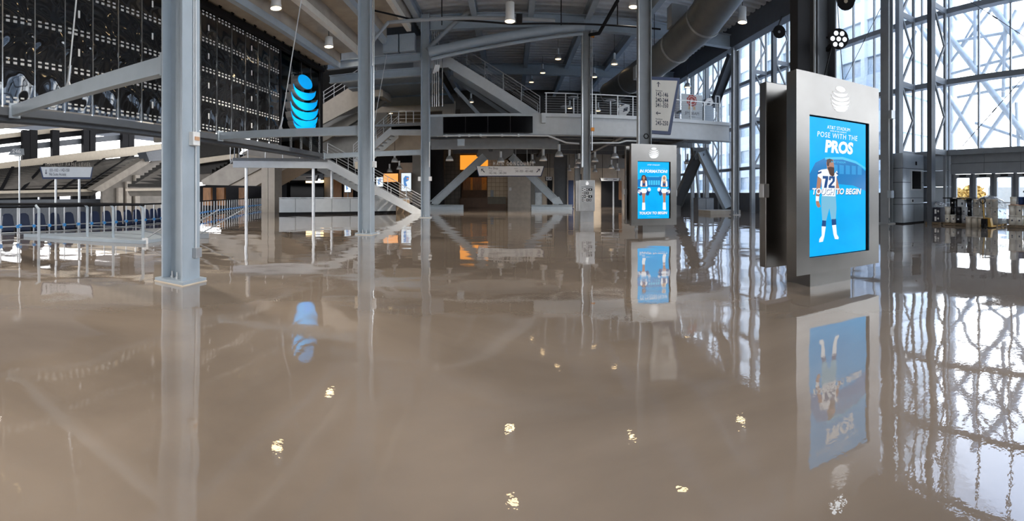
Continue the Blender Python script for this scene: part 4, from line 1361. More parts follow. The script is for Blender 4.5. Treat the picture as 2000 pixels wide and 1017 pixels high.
MB().box(A.x, 39.1, B_.z, B_.x, 39.2, A.z).build('lit_menu', glow('white_menu', (0.9, 0.92, 0.95), 1.0), t)
A, B_ = pt(545, 392, Y=39.2), pt(700, 398, Y=39.2)
MB().box(A.x, 38.6, 0, B_.x, 39.4, A.z).build('counter', steel_dark, t)

# ------------------------------------------------------------------ signs
def trapezoid_sign(px0, px1, qx0, qx1, py0, py1, Y_, lab, m=signface, edge=navy, hang=None, name='hanging_sign'):
    tl, tr, bl, br = pt(px0, py0, Y=Y_), pt(px1, py0, Y=Y_), pt(qx0, py1, Y=Y_), pt(qx1, py1, Y=Y_)
    zt, zb = (tl.z + tr.z) / 2, (bl.z + br.z) / 2
    t = thing(name, ((tl.x + tr.x) / 2, Y_, zb), lab, 'sign')
    e = 0.06
    MB().prism([(tl.x - e, Y_ + 0.01, zt + 0.01), (tr.x + e, Y_ + 0.01, zt + 0.01), (br.x + e, Y_ + 0.01, zb - e), (bl.x - e, Y_ + 0.01, zb - e)], (0, 0.18, 0)).build('edge_case', edge, t)
    MB().prism([(tl.x, Y_, zt), (tr.x, Y_, zt), (br.x, Y_, zb), (bl.x, Y_, zb)], (0, 0.03, 0)).build('face', m, t)
    return t, tl.x, tr.x, zt, zb
def arrow(t, c, ang, L, m, Y_):
    c = Vector(c)
    d = Vector((cos(ang), 0, sin(ang)))
    n_ = Vector((-sin(ang), 0, cos(ang)))
    w_ = L * 0.09
    mb = MB()
    mb.prism([c - d * L / 2 - n_ * w_, c + d * L * 0.40 - n_ * w_, c + d * L * 0.40 + n_ * w_, c - d * L / 2 + n_ * w_], (0, -0.004, 0))
    tip = c + d * L / 2
    for s_ in (-1, 1):
        k = tip - d * L * 0.36 + n_ * s_ * L * 0.36
        mb.prism([tip + d * w_, tip - d * w_ * 0.8 , k - d * w_ * 0.9, k + d * w_ * 0.9] if s_ > 0 else [tip + d * w_, k + d * w_ * 0.9, k - d * w_ * 0.9, tip - d * w_ * 0.8], (0, -0.004, 0))
    o = mb.build('arrow', m, t)
    o['kind'] = 'stuff'
    return o
RX, UZ = (1, 0, 0), (0, 0, 1)
YS = 34.5
t, x0, x1, zt, zb = trapezoid_sign(931, 1062, 936, 1056, 324.5, 343, YS, 'main concourse sign with raised letters hanging below the balcony')
text('MAIN CONCOURSE', 0.42, ((x0 + x1) / 2 + 0.25, YS + 0.02, zt + 0.2), RX, UZ, white, t, spacing=1.55, stretch=0.62, depth=0.05, name='raised_letter', letters=True, fat=0.006)
text('Pro Shop', 0.25, (x0 + 0.95, YS - 0.003, zt - 0.17), RX, UZ, ink, t, align='LEFT', stretch=0.8)
text('142-146 - 240-244', 0.26, (x0 + 0.95, YS - 0.003, zb + 0.2), RX, UZ, ink, t, align='LEFT', stretch=0.72)
text('341-350 - 401-460', 0.26, (x1 - 0.85, YS - 0.003, (zt + zb) / 2 - 0.03), RX, UZ, ink, t, align='RIGHT', stretch=0.72)
for q in (x0 + 1.0, x0 + 1.75, x1 - 2.35, x1 - 1.45):
    text('Sections', 0.085, (q, YS - 0.003, (zb + 0.39) if q < 0 else (zt - 0.19)), RX, UZ, ink, t, align='LEFT')
arrow(t, (x0 + 0.5, YS - 0.002, (zt + zb) / 2 + 0.02), 3 * pi / 4, 0.36, ink, YS)
arrow(t, (x1 - 0.45, YS - 0.002, (zt + zb) / 2 + 0.02), pi / 4, 0.36, ink, YS)
for q in (-0.9, 0.3, 1.2):
    MB().tube((q, YS + 0.1, zt), (q, YS + 0.1, 6.05), 0.03, 6).build('hanger', steel_mid, t)

# tall sections sign beside the second right column (its near half is hidden by the column)
YT = 17.3
tl, tr, br_, bl = pt(1256, 149, Y=YT), pt(1328, 152, Y=YT), pt(1310, 263, Y=YT), pt(1258, 260, Y=YT)
t = thing('sections_sign', ((tl.x + tr.x) / 2, YT, bl.z), 'tall cream sections sign with navy edge behind the kiosk column', 'sign')
MB().prism([tl, tr, br_, bl], (0, 0.15, 0)).build('edge_case', navy, t)
ins = lambda p, dx, dz: Vector((p.x + dx, YT - 0.01, p.z + dz))
MB().prism([ins(tl, 0.1, -0.14), ins(tr, -0.12, -0.14), ins(br_, -0.13, 0.14), ins(bl, 0.1, 0.14)], (0, 0.012, 0)).build('face', signcream, t)
def tw(body, px, py, size, **k):
    p = pt(px, py, Y=YT - 0.014)
    text(body, size, p, RX, UZ, ink, t, align='LEFT', **k)
tw('142-146', 1280.5, 184, 0.26, stretch=0.66, fat=0.003)
tw('240-244', 1280.5, 195, 0.26, stretch=0.66, fat=0.003)
tw('341-350', 1280.5, 205, 0.26, stretch=0.66, fat=0.003)
tw('245-250', 1280.5, 240, 0.26, stretch=0.66, fat=0.003)
tw('Sections', 1280.5, 176.5, 0.09)
tw('Sections', 1280.5, 232, 0.09)
arrow(t, pt(1286, 165, Y=YT - 0.012), pi / 2, 0.2, ink, YT)
arrow(t, pt(1286, 221, Y=YT - 0.012), pi, 0.2, ink, YT)
MB().box(5.35, 16.85, 4.6, 5.6, YT, 4.7).build('bracket', steel_mid, t)
MB().box(5.35, 16.85, 5.7, 5.6, YT, 5.8).build('bracket', steel_mid, t)

# small far signs
def small_sign(px0, px1, py0, py1, Y_, lab, z_h=6.05):
    t, x0, x1, zt, zb = trapezoid_sign(px0, px1, px0 + (px1 - px0) * 0.04, px1 - (px1 - px0) * 0.04, py0, py1, Y_, lab, edge=black)
    for u in (0.16, 0.66):
        xa = x0 + (x1 - x0) * u
        MB().box(xa, Y_ - 0.006, zb + (zt - zb) * 0.4, xa + (x1 - x0) * 0.2, Y_, zb + (zt - zb) * 0.62).build('print_line', ink, t)
    for q in (x0 + 0.2, x1 - 0.2):
        MB().tube((q, Y_ + 0.1, zt), (q, Y_ + 0.1, z_h), 0.02, 6).build('hanger', black, t)
    return t
small_sign(1066, 1078, 345, 352, 43.5, 'small white hanging sign beside the broad dark column')
small_sign(1173, 1210, 347.5, 353, 43.0, 'wide white sign above the dark doorway near the icon kiosk')
small_sign(510, 543, 332, 346, 31.0, 'small grey hanging sign under the raised platform near the clad pillar', 3.6)
small_sign(556, 620, 343, 352, 34.5, 'long grey hanging sign above the concession under the platform', 4.2)

# sign on two posts at the bowl edge
YL = 8.9
XS = -14.6
def ptx(px, py):
    return pt(px, py, R=17.0)
a, b = ptx(80, 326), ptx(180, 326)
dv = (b - a); dv.z = 0
dv.normalize()
nv = Vector((dv.y, -dv.x, 0))
if nv.dot(Vector((-a.x, -a.y, 0))) < 0:
    nv = -nv
t = thing('bowl_sign', ((a.x + b.x) / 2, (a.y + b.y) / 2, 0), 'pale hall of fame level sign on two posts at the edge of the seating', 'sign')
def sp(u, z):
    return Vector((a.x, a.y, z)) + dv * u
L_ = (b - a).length
zt, zb = 2.5, 2.10
MB().prism([sp(0, zt), sp(L_, zt), sp(L_ - 0.08, zb), sp(0.1, zb)], nv * 0.04).build('face', signface, t)
MB().prism([sp(-0.05, zt), sp(L_ + 0.04, zt), sp(L_ - 0.04, zb - 0.07), sp(0.06, zb - 0.07)], -nv * 0.12).build('edge_case', navy, t)
text('HALL OF FAME LEVEL', 0.2, sp(L_ / 2 + 0.05, zt + 0.09), dv, UZ, conc, t, stretch=0.72, spacing=1.35, depth=0.03, name='raised_letter', letters=True)
text('101-102 - 142-150', 0.17, sp(0.32, zt - 0.13) + nv * 0.045, dv, UZ, ink, t, align='LEFT', stretch=0.62)
text('No Suite Access', 0.16, sp(0.32, zt - 0.29) + nv * 0.045, dv, UZ, ink, t, align='LEFT', stretch=0.62)
mb = MB()
ac = sp(0.2, 2.31) + nv * 0.044
mb.prism([ac - dv * .012 + Vector((0, 0, -.08)), ac + dv * .012 + Vector((0, 0, -.08)), ac + dv * .012 + Vector((0, 0, .09)), ac - dv * .012 + Vector((0, 0, .09))], nv * 0.004)
mb.prism([ac + Vector((0, 0, -.1)), ac + dv * .06 + Vector((0, 0, -.02)), ac + Vector((0, 0, -.06)), ac - dv * .06 + Vector((0, 0, -.02))], nv * 0.004)
o = mb.build('arrow', ink, t)
o['kind'] = 'stuff'
for px in (109, 155):
    p = ptx(px, 400)
    q = sp((p - a).dot(dv), 0)
    MB().tube(q - nv * 0.06, atz(q, 2.1) - nv * 0.06, 0.05, 10).build('post', galv, t)

# ------------------------------------------------------------------ lamps
def bell_lamp(px, py, Y_, lab, ztop, on=True, s=1.0, group='bell pendant lamps', watt=0):
    c = pt(px, py, Y=Y_)
    t = thing('pendant_lamp', c, lab, 'lamp', group)
    z = c.z
    MB().lathe([(0.02 * s, z + 0.36 * s), (0.09 * s, z + 0.35 * s), (0.17 * s, z + 0.28 * s), (0.25 * s, z + 0.12 * s), (0.27 * s, z), (0.25 * s, z), (0.22 * s, z + 0.12 * s), (0.1 * s, z + 0.3 * s)], (c.x, c.y, 0), 18).build('shade', galv, t)
    MB().tube((c.x, c.y, z + 0.36 * s), (c.x, c.y, z + 0.78 * s), 0.085 * s, 12).build('ballast', steel_white, t)
    MB().tube((c.x, c.y, z + 0.02), (c.x, c.y, z + 0.05), 0.2 * s, 16).build('diffuser', warm_soft if on else whiteprint, t)
    MB().tube((c.x, c.y, z + 0.78 * s), (c.x, c.y, ztop), 0.012, 6).build('cord', black, t)
    if watt:
        ld = bpy.data.lights.new('lamp_fill_spot', 'SPOT')  # added fill spot; most of these lamps are unlit themselves
        ld.energy = watt
        ld.color = (1.0, 0.90, 0.78)
        ld.spot_size = 2.6
        ld.spot_blend = 0.7
        ld.shadow_soft_size = 0.2
        lo_ = bpy.data.objects.new('lamp_fill_spot', ld)
        COL.objects.link(lo_)
        lo_.parent = t
        lo_.location = (0, 0, -0.02)
    return t
def can_lamp(px, py, Y_, lab, ztop, r=0.21, h=0.85, c=None, watt=1300):
    c = pt(px, py, Y=Y_) if c is None else Vector(c)
    t = thing('can_downlight', c, lab, 'lamp', 'white cylinder downlights')
    MB().lathe([(0.02, c.z + h), (r, c.z + h), (r, c.z + 0.22), (r + 0.05, c.z), (r + 0.02, c.z), (r - 0.03, c.z + 0.2)], (c.x, c.y, 0), 20).build('can', white, t)
    MB().tube((c.x, c.y, c.z + 0.01), (c.x, c.y, c.z + 0.04), r + 0.02, 18).build('lens', warm, t)
    MB().tube((c.x, c.y, c.z + h), (c.x, c.y, ztop), 0.015, 6).build('stem', black, t)
    if watt:
        ld = bpy.data.lights.new('lamp_beam', 'SPOT')
        ld.energy = watt
        ld.color = (1.0, 0.90, 0.78)
        ld.spot_size = 1.9
        ld.spot_blend = 0.8
        ld.shadow_soft_size = 0.2
        lo_ = bpy.data.objects.new('lamp_beam', ld)
        COL.objects.link(lo_)
        lo_.parent = t
        lo_.location = (0, 0, -0.05)
can_lamp(996, 42, 20.0, 'white can downlight hanging alone near the middle of the ceiling', 12.5)
can_lamp(603, 6, 18.5, 'white can downlight in front of the concrete steps above the globe sign', 10.9, h=0.5)
can_lamp(688, 88, 25.0, 'white can downlight half hidden by the second column', 11.0, h=0.8, watt=120)
can_lamp(1237, 14, 22.0, 'can downlight left of the kiosk column at the ceiling', 12.5, h=0.5, watt=300)
can_lamp(1450, 44, 20.0, 'can downlight under the eave beam right of the duct', 12.5, h=0.8, watt=200)
can_lamp(777, 170, 30.0, 'small can downlight in the blue-grey soffit', 9.05, r=0.2, h=0.4, watt=250)
for (x, y, z), lab in [((0.1, 17.5, 11.0), 'can downlight just above the frame near the middle of the hall'), ((6.9, 17.0, 11.0), 'can downlight just above the frame beside the duct'),
                       ((12.9, 12.9, 10.6), 'can downlight above the frame near the large kiosk'), ((-9.4, 15.6, 9.2), 'can downlight above the frame between the first two columns'),
                       ((-9.4, 21.0, 9.2), 'can downlight above the globe sign'), ((0.0, 10.5, 11.0), 'added unseen downlight over the open floor'), ((6.5, 9.5, 11.0), 'added unseen downlight over the large kiosk'),  # those from the open floor onward are unseen, added to light the floor
                       ((-7.8, 7.0, 9.8), 'added unseen downlight over the nearest tie beam'), ((-0.8, 6.0, 11.0), 'added unseen downlight beside the nearest column'), ((2.5, 4.0, 11.0), 'added unseen downlight in front of the large kiosk'),
                       ((-8.0, 0.5, 9.8), 'added unseen downlight by the dark wall behind the nearest column'), ((0.5, -2.0, 11.0), 'added unseen downlight straight above the viewpoint')]:
    can_lamp(0, 0, 0, lab, 10.15 if z < 9.5 else (10.75 if z < 10 else 12.5), h=0.5, c=(x, y, z), watt=120 if x > 2 else (1650 if x < -5 else 950))
up_l = [(1090, 116, 31, 'bell lamp high over the balcony, left of the icon-kiosk column'), (1060, 143, 35, 'bell lamp over the balcony, second left of the icon-kiosk column'),
        (1038, 161, 39, 'bell lamp over the balcony, lowest left one before the stair rail'), (1200, 126, 29, 'bell lamp over the balcony right of the icon-kiosk column beside the duct'),
        (1161, 151, 34, 'dim bell lamp over the balcony just right of the icon-kiosk column'), (957, 138, 38, 'small bell lamp over the upper staircase'),
        (920, 200, 36, 'bell lamp seen beneath the upper staircase'), (1168, 217, 36, 'low bell lamp behind the balcony railing right of the icon-kiosk column'),
        (1210, 206, 38, 'bell lamp behind the balcony railing near the white figure'), (1219, 178, 33, 'bell lamp partly hidden by the duct, above the railing'),
        (1343, 171, 29.5, 'bell lamp hanging just above the whiskey banner'), (1113, 212, 40, 'lowest bell lamp behind the balcony railing near the stairs')]
for px, py, Y_, lab in up_l:
    bell_lamp(px, py, Y_, lab, 12.5, True, 1.0 if Y_ < 33 else 0.95)
lo_l = [(878, 314, 30.0, 'bell lamp under the balcony left of the gable brace', 1.0), (978, 317, 31.0, 'bell lamp just above the main concourse sign', 1.0),
        (1040, 319, 36.0, 'bell lamp under the balcony left pair, above the concourse sign end', 0.95), (1061, 314, 30.5, 'bell lamp under the balcony, right pair, just right of the concourse sign', 1.05),
        (1092, 306, 28.5, 'largest bell lamp under the balcony, left of the broad dark column', 1.05), (1131, 319, 34.0, 'bell lamp under the balcony touching the icon-kiosk column', 1.0),
        (1126, 328, 38.5, 'small bell lamp behind the icon-kiosk column', 1.0), (1162, 316, 32.5, 'bell lamp under the balcony right of the icon-kiosk column', 1.0),
        (1201, 309, 28.5, 'large bell lamp under the balcony left of the cheerleader kiosk', 1.0), (1194, 329, 38.0, 'lit bell lamp above the dark doorway', 1.0),
        (1206, 333, 41.0, 'small bell lamp beside the cheerleader kiosk edge', 0.9), (1162, 336, 42.0, 'small far bell lamp above the wide white doorway sign', 0.9),
        (1112, 334, 43.0, 'tiny bell lamp between the thin columns under the balcony', 0.8), (1343, 320, 31.0, 'bell lamp in front of the forked brace', 1.0)]
for px, py, Y_, lab, s_ in lo_l:
    bell_lamp(px, py, Y_, lab, 6.05, 'lit' in lab, s_, 'bell lamps under the balcony', 900 if px in (878, 978, 1061, 1162, 1194) else 0)
for px, py, Y_, lab in ((771, 317, 31.0, 'large bell lamp beyond the stair beside the third column'), (761, 336, 38.0, 'small bell lamp above the orange banner'),
                        (780, 331, 36.0, 'small bell lamp right of the orange banner'), (637, 346, 35.0, 'small bell lamp under the raised platform'), (657, 342, 34.0, 'bell lamp under the platform behind its thin post')):
    bell_lamp(px, py, Y_, lab, 5.6 if px > 700 else 4.0, False, 0.95, 'bell lamps beyond the stairs', 550 if px in (771, 637) else 0)
for i, (px, py, lab) in enumerate([(782, 194, 'upper ceiling disc light in the room behind the second column'), (776, 204, 'lower ceiling disc light in the room behind the second column'), (758, 221, 'disc light above the stair rail in the room behind the second column'), (747, 227, 'lowest disc light in the room behind the second column')]):
    c = pt(px, py, Y=37.8 + 0.5 * i)
    t = thing('disc_light', c, lab, 'lamp', 'disc lights in the upper room')
    MB().tube((c.x, c.y, c.z), (c.x, c.y, c.z + 0.05), 0.42, 18).build('lens', warm, t)
    MB().tube((c.x, c.y, c.z + 0.05), (c.x, c.y, c.z + 0.16), 0.45, 18).build('housing', white, t)
    MB().tube((c.x, c.y, c.z + 0.16), (c.x, c.y, 9.2), 0.02, 6).build('stem', steel_mid, t)
# ------------------------------------------------------------------ seating bowl beyond the left edge of the floor
struct(MB().box(-500, -300, -4.2, -13.9, 500, -4.0).build('ground_bowl', conc_dark))
struct(MB().box(-140, -70, 24, -12.4, 140, 24.4).build('shade_roof_bowl', steel_dark))  # opaque roof out of view, added to darken the bowl
bowl = thing('far_grandstand', (-58, 40, -4), 'far grandstand with dark seats seen beneath the dark panel wall', 'grandstand')
XF, XB = -52.0, -62.0
def slab(q0, q1, m, name, X, d=1.0, par=None):
    # long band across the far stand: q = (px, top py, bottom py) at its two ends
    a0, a1 = pt(q0[0], q0[1], X=X), pt(q0[0], q0[2], X=X)
    b0, b1 = pt(q1[0], q1[1], X=X), pt(q1[0], q1[2], X=X)
    e = (a0 - b0).normalized() * 30
    return MB().prism([a0 + Vector((0, e.y, e.z)), b0, b1, a1 + Vector((0, e.y, e.z))], (-d, 0, 0)).build(name, m, par or bowl)
# seat bank
BL, BR = pt(-40, 376, X=XF), pt(183, 371, X=XF)
TL, TR = pt(-40, 335, X=XB), pt(291, 304, X=XB)
MB().prism([BL, BR, TR, TL], (-0.4, 0, -0.8)).build('seat_bank', conc_dark, bowl)
seats = MB()
NR, NS = 13, 96
aisles = (0.16, 0.33, 0.50, 0.68, 0.85)
for i in range(NR):
    v = (i + 0.5) / NR
    for k in range(NS):
        u = (k + 0.5) / NS
        if any(abs(u - a_) < 0.006 for a_ in aisles):
            continue
        p = BL.lerp(BR, u).lerp(TL.lerp(TR, u), v)
        seats.box(p.x - 0.08, p.y - 0.17, p.z + 0.02, p.x + 0.10, p.y + 0.17, p.z + 0.20)
o = seats.build('seats', darkseat, bowl)
o['kind'] = 'stuff'
edge = MB()
for a_ in aisles:
    p0 = BL.lerp(BR, a_) + Vector((0.3, 0, 0.2))
    p1 = TL.lerp(TR, a_) + Vector((0.3, 0, 0.2))
    MB().bar(p0, p1, 0.5, 0.1).build('aisle', black, bowl)
slab((-30, 373, 379), (180, 369, 374), cream, 'front_fascia', XF + 0.6, 0.4)
# bands above
slab((0, 318, 333), (330, 279, 296), cream, 'upper_fascia', XB - 1.5, 1.0)
slab((0, 287, 299), (330, 256, 265), steel_dark, 'dark_beam', XB - 3)
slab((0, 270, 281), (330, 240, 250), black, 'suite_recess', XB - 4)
slab((0, 262, 270), (330, 233, 241), cream, 'tan_beam', XB - 3)
slab((0, 205, 250), (330, 190, 226), conc_dark, 'upper_stand', XB - 3)
for px in (48, 62, 105, 165, 176, 240, 252):
    a0 = pt(px, 255, X=XB - 2.8)
    MB().box(a0.x, a0.y - 0.7, -4, a0.x + 0.8, a0.y + 0.7, a0.z).build('pier', black, bowl)
# vomitory wall and block at the near end of the bank
MB().prism([pt(180, 371, X=-50), pt(292, 303, X=-50), pt(292, 318, X=-50), pt(200, 374, X=-50)], (-2, 0, 0)).build('end_wall', conc, bowl)
MB().prism([pt(200, 374, X=-50.3), pt(292, 318, X=-50.3), pt(322, 300, X=-50.3), pt(322, 440, X=-50.3), pt(200, 440, X=-50.3)], (-0.5, 0, 0)).build('gray_wall', conc_dark, bowl)
for px in (229, 245, 262):
    a0, a1 = pt(px, 392, X=-50), pt(px + 9, 392, X=-50)
    zt = pt(px, 392 - (px - 195) * 0.75, X=-50).z
    MB().box(-50.2, a0.y, -4, -49.7, a1.y, zt).build('pier', conc, bowl)
MB().prism([pt(285, 297, X=-49), pt(330, 290, X=-49), pt(330, 312, X=-49), pt(292, 315, X=-49)], (-2, 0, 0)).build('dark_box', steel_dark, bowl)
# dark concourse under the bank, broken by bright openings
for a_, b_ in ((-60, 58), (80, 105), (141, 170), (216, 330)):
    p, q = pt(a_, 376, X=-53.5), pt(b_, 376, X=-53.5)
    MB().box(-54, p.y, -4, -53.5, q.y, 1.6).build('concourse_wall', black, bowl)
MB().box(-53.4, -20, -4, -53.0, 80, 0.55).build('parapet', steel_dark, bowl)
# nearer bank at the bend of the bowl
bend = thing('bend_grandstand', (-33, 42, -4), 'nearer grandstand at the bend of the bowl, right of the sloping tan wall', 'grandstand')
def bank(q, rows, cols, par, nm, m=darkseat):
    A, B, C_, D = q
    MB().prism([A, B, C_, D], (0, 0.5, -0.8)).build(nm, conc_dark, par)
    s_ = MB()
    for i in range(rows):
        for k in range(cols):
            u, v = (k + .5) / cols, (i + .5) / rows
            p = A.lerp(B, u).lerp(D.lerp(C_, u), v)
            s_.box(p.x - 0.2, p.y - 0.1, p.z + 0.03, p.x + 0.2, p.y + 0.1, p.z + 0.42)
    o = s_.build('seats', m, par)
    o['kind'] = 'stuff'
bank([pt(247, 369, R=50), pt(326, 368, R=46), pt(330, 320, R=50), pt(318, 322, R=56)], 9, 26, bend, 'seat_bank')
bank([pt(330, 345, R=52), pt(410, 340, R=46), pt(470, 312, R=48), pt(330, 325, R=56)], 8, 34, bend, 'seat_bank')
bank([pt(330, 318, R=56), pt(450, 302, R=50), pt(468, 280, R=53), pt(330, 288, R=60)], 8, 40, bend, 'seat_bank')
MB().prism([pt(245, 368, R=49.5), pt(328, 367, R=45.5), pt(328, 372, R=45.5), pt(245, 373, R=49.5)], (0, 0.3, 0)).build('front_fascia', cream, bend)
MB().prism([pt(330, 317, R=51), pt(462, 300, R=45), pt(462, 309, R=45), pt(330, 328, R=51)], (0, 0.6, 0)).build('middle_fascia', cream, bend)
MB().prism([pt(330, 276, R=62), pt(452, 268, R=55), pt(462, 282, R=55), pt(330, 292, R=62)], (0, 0.6, 0)).build('upper_fascia', cream, bend)
MB().prism([pt(300, 200, R=66), pt(480, 200, R=58), pt(480, 270, R=58), pt(300, 278, R=66)], (0, 0.6, 0)).build('back_wall', conc_dark, bend)
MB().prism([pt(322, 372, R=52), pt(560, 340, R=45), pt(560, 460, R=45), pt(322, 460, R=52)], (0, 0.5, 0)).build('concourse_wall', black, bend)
for px in (404, 430, 474):
    p = pt(px, 380, R=44)
    MB().box(p.x - 0.5, p.y, 0.2, p.x + 0.5, p.y + 0.3, 2.0).build('wood_panel', wood, bend)
for px in (458, 467, 476, 485, 493):
    p = pt(px, 283, R=38)
    MB().tube(p, p + Vector((0, 0, -1.6)), 0.05, 6).build('rail_post', steel_mid, bend)

# ------------------------------------------------------------------ railing at the edge of the floor
rl = [(-13.75, 2.0), (-13.7, 5.0), (-13.6, 8.0), (-13.7, 10.5), (-14.2, 13.5), (-15.3, 16.6), (-17.15, 20.3), (-19.4, 26.0), (-21.4, 31.0), (-23.5, 37.0)]
er = thing('edge_railing', (-13.6, 8.0, 0), 'long galvanised railing with blue clamps along the edge of the seating bowl', 'railing')
def along(poly, step):
    out, acc = [], 0.0
    for (x0, y0), (x1, y1) in zip(poly[:-1], poly[1:]):
        L = sqrt((x1 - x0) ** 2 + (y1 - y0) ** 2)
        d = acc
        while d < L:
            out.append((x0 + (x1 - x0) * d / L, y0 + (y1 - y0) * d / L))
            d += step
        acc = d - L
    return out
post0 = clamp0 = None
for x, y in along(rl, 0.62):
    if post0 is None:
        post0 = piece(MB().tube((0, 0, -0.1), (0, 0, 1.0), 0.024, 8), 'post', galv, er, (x, y, 0))
        clamp0 = piece(MB().box(-0.05, -0.05, 0.28, 0.05, 0.05, 0.38), 'blue_clamp', blueclamp, er, (x, y, 0))
    else:
        share(post0, (x, y, 0), er)
        share(clamp0, (x, y, 0), er)
for z, r_, nm, m_ in ((1.0, 0.035, 'top_rail', black), (0.33, 0.02, 'lower_rail', galv), (0.12, 0.02, 'bottom_rail', galv)):
    MB().path([(x, y, z) for x, y in rl], r_, 8).build(nm, m_, er)
# ramp with heavy handrail in front of it
rp_ = thing('access_ramp', (-11.0, 8.0, 0), 'low grey ramp with heavy posts and a black handrail near the nearest column', 'ramp')
MB().prism([(-13.3, 6.4, 0.002), (-9.5, 8.4, 0.002), (-9.7, 9.6, 0.002), (-12.2, 10.6, 0.002)], (0, 0, 0.1)).build('ramp_plate', steel, rp_)
MB().prism([(-12.2, 10.6, 0.002), (-9.7, 9.6, 0.002), (-9.2, 11.0, 0.002), (-11.4, 12.4, 0.002)], (0, 0, 0.16)).build('ramp_plate', steel_mid, rp_)
hp = [(-10.95, 5.75), (-11.1, 7.0), (-11.45, 7.75), (-10.75, 8.25), (-9.75, 8.6)]
for x, y in ((-10.95, 5.75), (-11.45, 7.75), (-10.75, 8.25), (-9.75, 8.6)):
    MB().tube((x, y, 0), (x, y, 1.05), 0.045, 10).build('post', steel, rp_)
    MB().tube((x, y, 1.03), (x - 0.1, y - 0.05, 1.14), 0.04, 8).build('rail_bracket', steel, rp_)
MB().path([(-12.6, 4.4, 1.14)] + [(x, y, 1.14) for x, y in ((-11.45, 7.7), (-10.75, 8.22), (-9.7, 8.6))], 0.045, 10).build('black_handrail', black, rp_)
for z in (0.25, 0.45):
    MB().path([(x, y, z) for x, y in ((-11.45, 7.75), (-10.75, 8.25), (-9.75, 8.6))], 0.012, 6).build('cable', steel_mid, rp_)
for k in range(3):
    MB().tube((-9.75 + 0.25 * k, 8.7 + 0.9 * k, 0.12), (-9.2 + 0.35 * k, 10.2 + 0.9 * k, 0.95), 0.022, 8).build('sloping_rail', steel_mid, rp_)
lp = [(-9.45, 9.5, 0.62), (-9.15, 9.9, 0.62), (-9.05, 10.05, 0.75), (-9.15, 9.9, 0.9), (-9.45, 9.5, 0.9)]
MB().path(lp, 0.025, 8).build('end_loop', chrome, rp_)
MB().box(-9.62, 8.45, 0.0, -9.52, 8.6, 0.16).build('kerb_block', white, rp_)
# pole with a bent section sign
p = pt(38, 460, R=15.2)
ps = thing('pole_sign', (p.x, p.y, 0), 'tall thin pole carrying a small 246 section sign', 'sign')
MB().tube((p.x, p.y, 0), (p.x, p.y, 2.85), 0.03, 10).build('pole', galv, ps)
q = pt(32, 297, R=15.2)
rv = Vector((p.y, -p.x, 0)).normalized()
MB().prism([q - rv * 0.3 + Vector((0, 0, -.1)), q + rv * 0.28 + Vector((0, 0, -.1)), q + rv * 0.26 + Vector((0, 0, .12)), q - rv * 0.1 + Vector((0, 0, .14))], Vector((-p.x, -p.y, 0)).normalized() * 0.04).build('sign_plate', steel_mid, ps)
text('246', 0.2, q + Vector((-p.x, -p.y, 0)).normalized() * 0.05 + Vector((0, 0, 0.02)), rv, UZ, whiteprint, ps, depth=0.004)
MB().tube(q + rv * 0.05 + Vector((0, 0, -0.14)), q + rv * 0.05 + Vector((0, 0, -0.1)), 0.14, 12).build('lamp_disc', white, ps)
MB().box(p.x - 0.06, p.y - 0.06, 0.28, p.x + 0.06, p.y + 0.06, 0.4).build('blue_clamp', blueclamp, ps)
# navy seats just below the railing
seat0 = None
sy = [5.2 + 0.68 * k for k in range(18)]
for i, y in enumerate(sy):
    x = -15.2 - (0.02 * (y - 8) ** 2 if y > 8 else 0)
    lab = 'navy folding stadium seat behind the railing, ' + ORD[i] + ' from the near end'
    if seat0 is None:
        seat0 = thing('stadium_seat', (x, y, -0.45), lab, 'seat', 'navy seats behind the railing')
        bk = MB()
        prof_ = [(-0.24, 0.50), (-0.25, 0.75), (-0.2, 1.08), (-0.1, 1.16), (0.1, 1.16), (0.2, 1.08), (0.25, 0.75), (0.24, 0.50)]
        bk.prism([Vector((x + 0.2 - 0.12 * (b_ - 0.5), y + a_, b_ - 0.45)) for a_, b_ in prof_], (0.07, 0, 0))
        bk.build('backrest', navyseat, seat0, 0.02)
        MB().box(x - 0.22, y - 0.23, 0.42 - 0.45, x + 0.18, y + 0.23, 0.5 - 0.45).build('seat', navyseat, seat0, 0.02)
        for sgn in (-1, 1):
            MB().box(x - 0.05, y + sgn * 0.28 - 0.025, 0 - 0.45, x + 0.08, y + sgn * 0.28 + 0.025, 0.68 - 0.45).build('arm_stanchion', black, seat0)
        MB().box(x + 0.1, y - 0.3, 0.33 - 0.45, x + 0.2, y + 0.3, 0.40 - 0.45).build('support_rail', galv, seat0)
    else:
        c_ = copy_tree(seat0, (x, y, -0.45))
        c_['label'] = lab
tread = MB()
for k in range(6):
    tread.box(-15.0 - 1.0 * k - 1.0, -6, -4.0, -15.0 - 1.0 * k + (1.1 if k == 0 else 0), 20, -0.45 - 0.35 * k)
struct(tread.build('trim_9', conc_dark))
